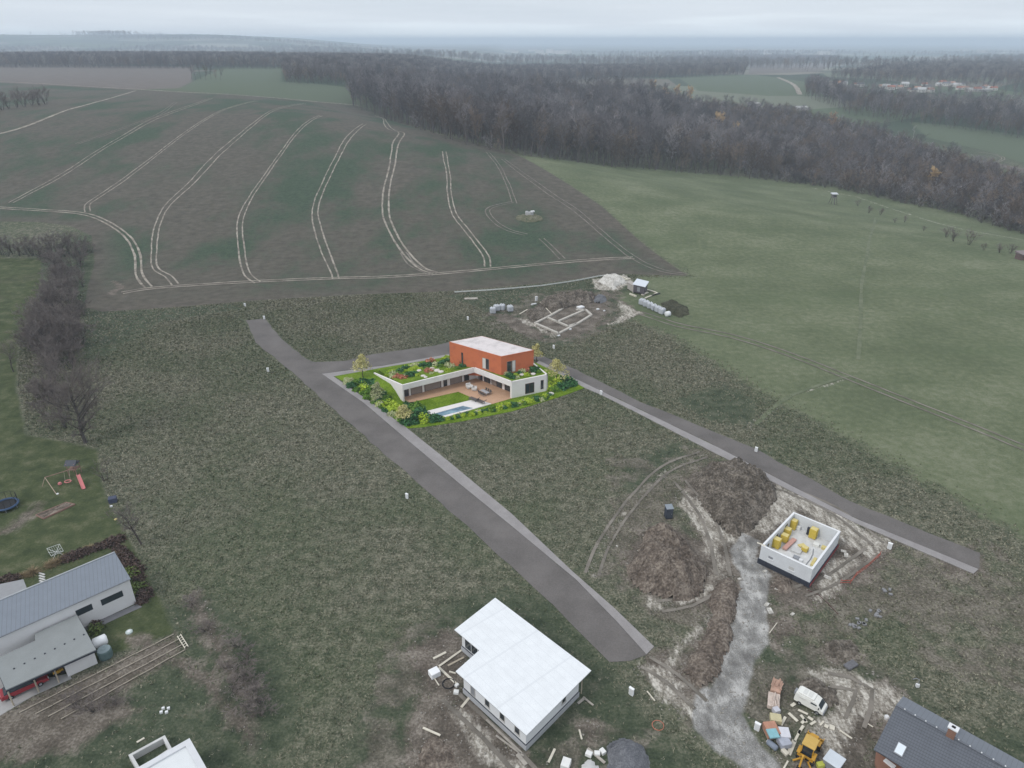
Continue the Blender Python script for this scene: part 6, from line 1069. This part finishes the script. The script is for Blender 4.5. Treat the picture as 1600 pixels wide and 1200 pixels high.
# ------------------------------------------------------------------ the far village
WV = M((.58,.56,.53),.06); RFS = [M((.30,.13,.09),.15), M((.14,.14,.15),.15), M((.33,.20,.15),.15), M((.42,.42,.42),.1)]
rv_ = random.Random(31); vp = {}
VL = [(1338,131),(1344,132),(1377,134),(1384,135),(1392,137),(1398,133),(1406,136),(1413,132),(1421,139),(1427,141),(1433,137),(1439,141),(1444,131),(1449,136),(1453,141),(1466,131),(1472,129),(1478,131),(1487,130),(1494,133),(1498,137),(1503,131),(1508,137),(1513,140),(1526,140),(1532,139),(1538,136),(1546,137),(1552,138),(1302,129),(1310,130),(1318,130)]
for i, (x, y) in enumerate(VL):
    k = i % 4
    if k not in vp:
        o = vp[k] = thing('village_house', '', 'house'); a, b, hh = 6.5, 4.5, 5.0; MB().box(0, 0, hh/2, 2*a, 2*b, hh).build('wall', WV, o)
        m = MB(); m.v += [(-a-.5,-b-.5,hh),(a+.5,-b-.5,hh),(a+.5,b+.5,hh),(-a-.5,b+.5,hh),(-a-.5,0,hh+3.6),(a+.5,0,hh+3.6)]; m.f += [(0,1,5,4),(2,3,4,5),(0,4,3),(1,2,5),(0,3,2,1)]; rf = m.build('roof', RFS[k], o); MB().box(2, .8, hh+3.4, .8, .8, 1.8).build('chimney', BRK, rf)
        for s_ in (-3.5, 0, 3.5): MB().box(s_, -b-.02, 2.6, 1.6, .08, 1.5).build('window', GLASS, o)
    else: o = copy_tree(vp[k])
    p = G(x, y+3); nm_ = ['red roofed', 'dark roofed', 'brown roofed', 'pale roofed'][k]; tag(o, f'{nm_} white house in the far village beyond the wood', 'house', f'{nm_} houses of the far village'); o.location = (p.x, p.y, h(p.x, p.y)-.3); o.rotation_euler = (0, 0, rv_.uniform(-.5, .5)); s = rv_.uniform(.8, 1.25); s *= .62; o.scale = (s*1.2, s, s*1.15)
for i, (x, y, w_, lab) in enumerate(((1178,158,15,'long white roofed farm shed at the edge of the wood left of the field road'),(1253,164,15,'pale long shed at the end of the curving field road'),(1535,136,24,'long pale hall at the right end of the far village'))):
    p = G(x, y+4, 3); o = thing('farm_shed', lab, 'shed', (p.x, p.y, h(p.x, p.y)-.3), .1*i); MB().box(0, 0, 1.8, w_, 9, 3.6).build('wall', M((.36,.35,.34),.1), o); m = MB(); m.prism([(-w_/2-.5,-5),(w_/2+.5,-5),(w_/2+.5,5),(-w_/2-.5,5)], 3.6, [3.7,3.7,4.8,4.8]); m.build('roof', M((.34,.33,.33),.08), o)
tw = None
for i in range(26):
    x = rv_.choice((rv_.uniform(1070, 1180), rv_.uniform(1070, 1300), rv_.uniform(780, 900), rv_.uniform(1350, 1590))); a = (x-800)/FPX; d = rv_.uniform(5200, 7800); X0, Y0 = a*d, d
    if tw is None: tw = o = thing('town_block', '', 'building'); MB().box(0, 0, 12, 46, 22, 24).build('wall', WV, o); MB().box(0, 0, 24.6, 47, 23, 1.2).build('roof', M((.5,.5,.5),.05), o)
    else: o = copy_tree(tw)
    tag(o, 'tiny pale block of the hazy town on the horizon', 'building', 'blocks of the town on the horizon'); o.location = (X0, Y0, h(X0, Y0)-1); s = rv_.uniform(.6, 1.5); o.scale = (s*1.4, s, s*rv_.uniform(.5, 1.2)); o.rotation_euler = (0, 0, rv_.uniform(-.3, .3))
# ------------------------------------------------------------------ rough grass tufts
gr = np.random.default_rng(77); N = 560000
ang = np.radians(gr.uniform(-57, 50, N)); rad = np.sqrt(gr.uniform(42**2, 285**2, N)); TX = rad*np.sin(ang); TY = rad*np.cos(ang)
bad = np.zeros(N, bool)
for k, mg in (('crop', -.5), ('meadow', -1), ('lawn', -.5), ('gravel', -.5), ('clay', .3), ('dirt', 1.0)): bad |= zone(k, TX, TY)+(gr.normal(0, 2.6, N) if k == 'meadow' else 0) > mg
for P in ([xy(*p) for p in RD], [xy(*p) for p in PV1], [xy(*p) for p in PV2], [xy(*p) for p in PLOT], inset(RT, .3), inset(BT, -.3), SL, CR): bad |= sd_poly(TX, TY, np.array(P)) > -.35
dkk = zone('dark', TX, TY); bad |= (dkk > 0) & (gr.random(N) < .75); bad |= (zone('worn', TX, TY) > 0) & (gr.random(N) < .45)
keepd = gr.random(N) < np.clip(rad/260, .35, 1.); bad |= ~keepd
TX, TY, rad = TX[~bad], TY[~bad], rad[~bad]; n = len(TX); base_ = np.stack([TX, TY, np.zeros(n)], 1); Vt = []
for b_ in range(3):
    a = gr.uniform(0, 6.28, n); l = gr.uniform(.15, .34, n)*(1+rad/500); tilt = gr.uniform(.5, 1.4, n); w = gr.uniform(.03, .07, n)*(1+rad/150); off = gr.normal(0, .10, (n, 2)); b0_ = base_+np.column_stack([off, np.zeros(n)]); dx = np.cos(a); dy = np.sin(a)
    tip_ = b0_+np.column_stack([dx*l*np.sin(tilt), dy*l*np.sin(tilt), l*np.cos(tilt)+.05]); sd_ = np.column_stack([-dy*w, dx*w, np.zeros(n)]); Vt.append(np.stack([b0_-sd_, b0_+sd_, tip_], 1))
Vt = np.concatenate(Vt).reshape(-1, 3); t = NT('dry_grass'); a = t.noise(1.4, 2); lo_ = t.noise(.035, 4); STR = t.done(t.mix(t.step(lo_, .42, .6, 0, .6), t.ramp(a, [(.38, (.092, .094, .062)), (.5, (.18, .175, .125)), (.62, (.30, .285, .215))]), t.ramp(a, [(.38, (.052, .078, .040)), (.62, (.165, .172, .11))])), .9, spec=.1)
tag(np_mesh('rough_grass', Vt, np.arange(len(Vt)).reshape(-1, 3), STR), 'tussocks of dry winter grass covering the empty building plots', 'grass', kind='stuff')
# ------------------------------------------------------------------ loose stones on the churned ground
N = 30000; ang = np.radians(gr.uniform(-30, 47, N)); rad = np.sqrt(gr.uniform(55**2, 165**2, N)); SX = rad*np.sin(ang); SY = rad*np.cos(ang)
ok = (zone('clay', SX, SY) > -1.5) | (zone('gravel', SX, SY) > -.8) | ((zone('dirt', SX, SY) > -.5) & (gr.random(N) < .3))
for P in ([xy(*p) for p in RD], inset(RT, .3), BT): ok &= sd_poly(SX, SY, np.array(P)) < -.3
SX, SY = SX[ok], SY[ok]; n = len(SX); sz = gr.uniform(.04, .16, n)**1.0; c6 = np.array([[1,0,0],[0,1,0],[-1,0,0],[0,-1,0],[0,0,.7],[0,0,-.5]]); Vs_ = c6[None]*sz[:, None, None]*gr.uniform(.6, 1.5, (n, 1, 3))+np.stack([SX, SY, np.full(n, .03)], 1)[:, None]
f8 = np.array([[0,1,4],[1,2,4],[2,3,4],[3,0,4],[1,0,5],[2,1,5],[3,2,5],[0,3,5]]); Fs_ = (f8[None]+6*np.arange(n)[:, None, None]).reshape(-1, 3)
tag(np_mesh('loose_stones', Vs_.reshape(-1, 3), Fs_, M((.30,.28,.25),.45,3)), 'small pale stones and clods littering the churned building ground', 'stones', kind='stuff')
# ------------------------------------------------------------------ haze
zt, zb = 132.0, -60.0
hb = MB().prism([(-27000, -27000), (27000, -27000), (27000, 27000), (-27000, 27000)], zb, zt)
hm = bpy.data.materials.new('haze'); hm.use_nodes = True; ht = hm.node_tree; ht.nodes.clear(); ho = ht.nodes.new('ShaderNodeOutputMaterial'); hv = ht.nodes.new('ShaderNodeVolumePrincipled')
hv.inputs['Color'].default_value = (.74, .86, 1, 1); hv.inputs['Density'].default_value = .00018; hv.inputs['Anisotropy'].default_value = 0; ht.links.new(hv.outputs[0], ho.inputs['Volume'])
tag(hb.build('haze', hm), 'thin bluish winter haze over the whole countryside', 'haze', kind='stuff')
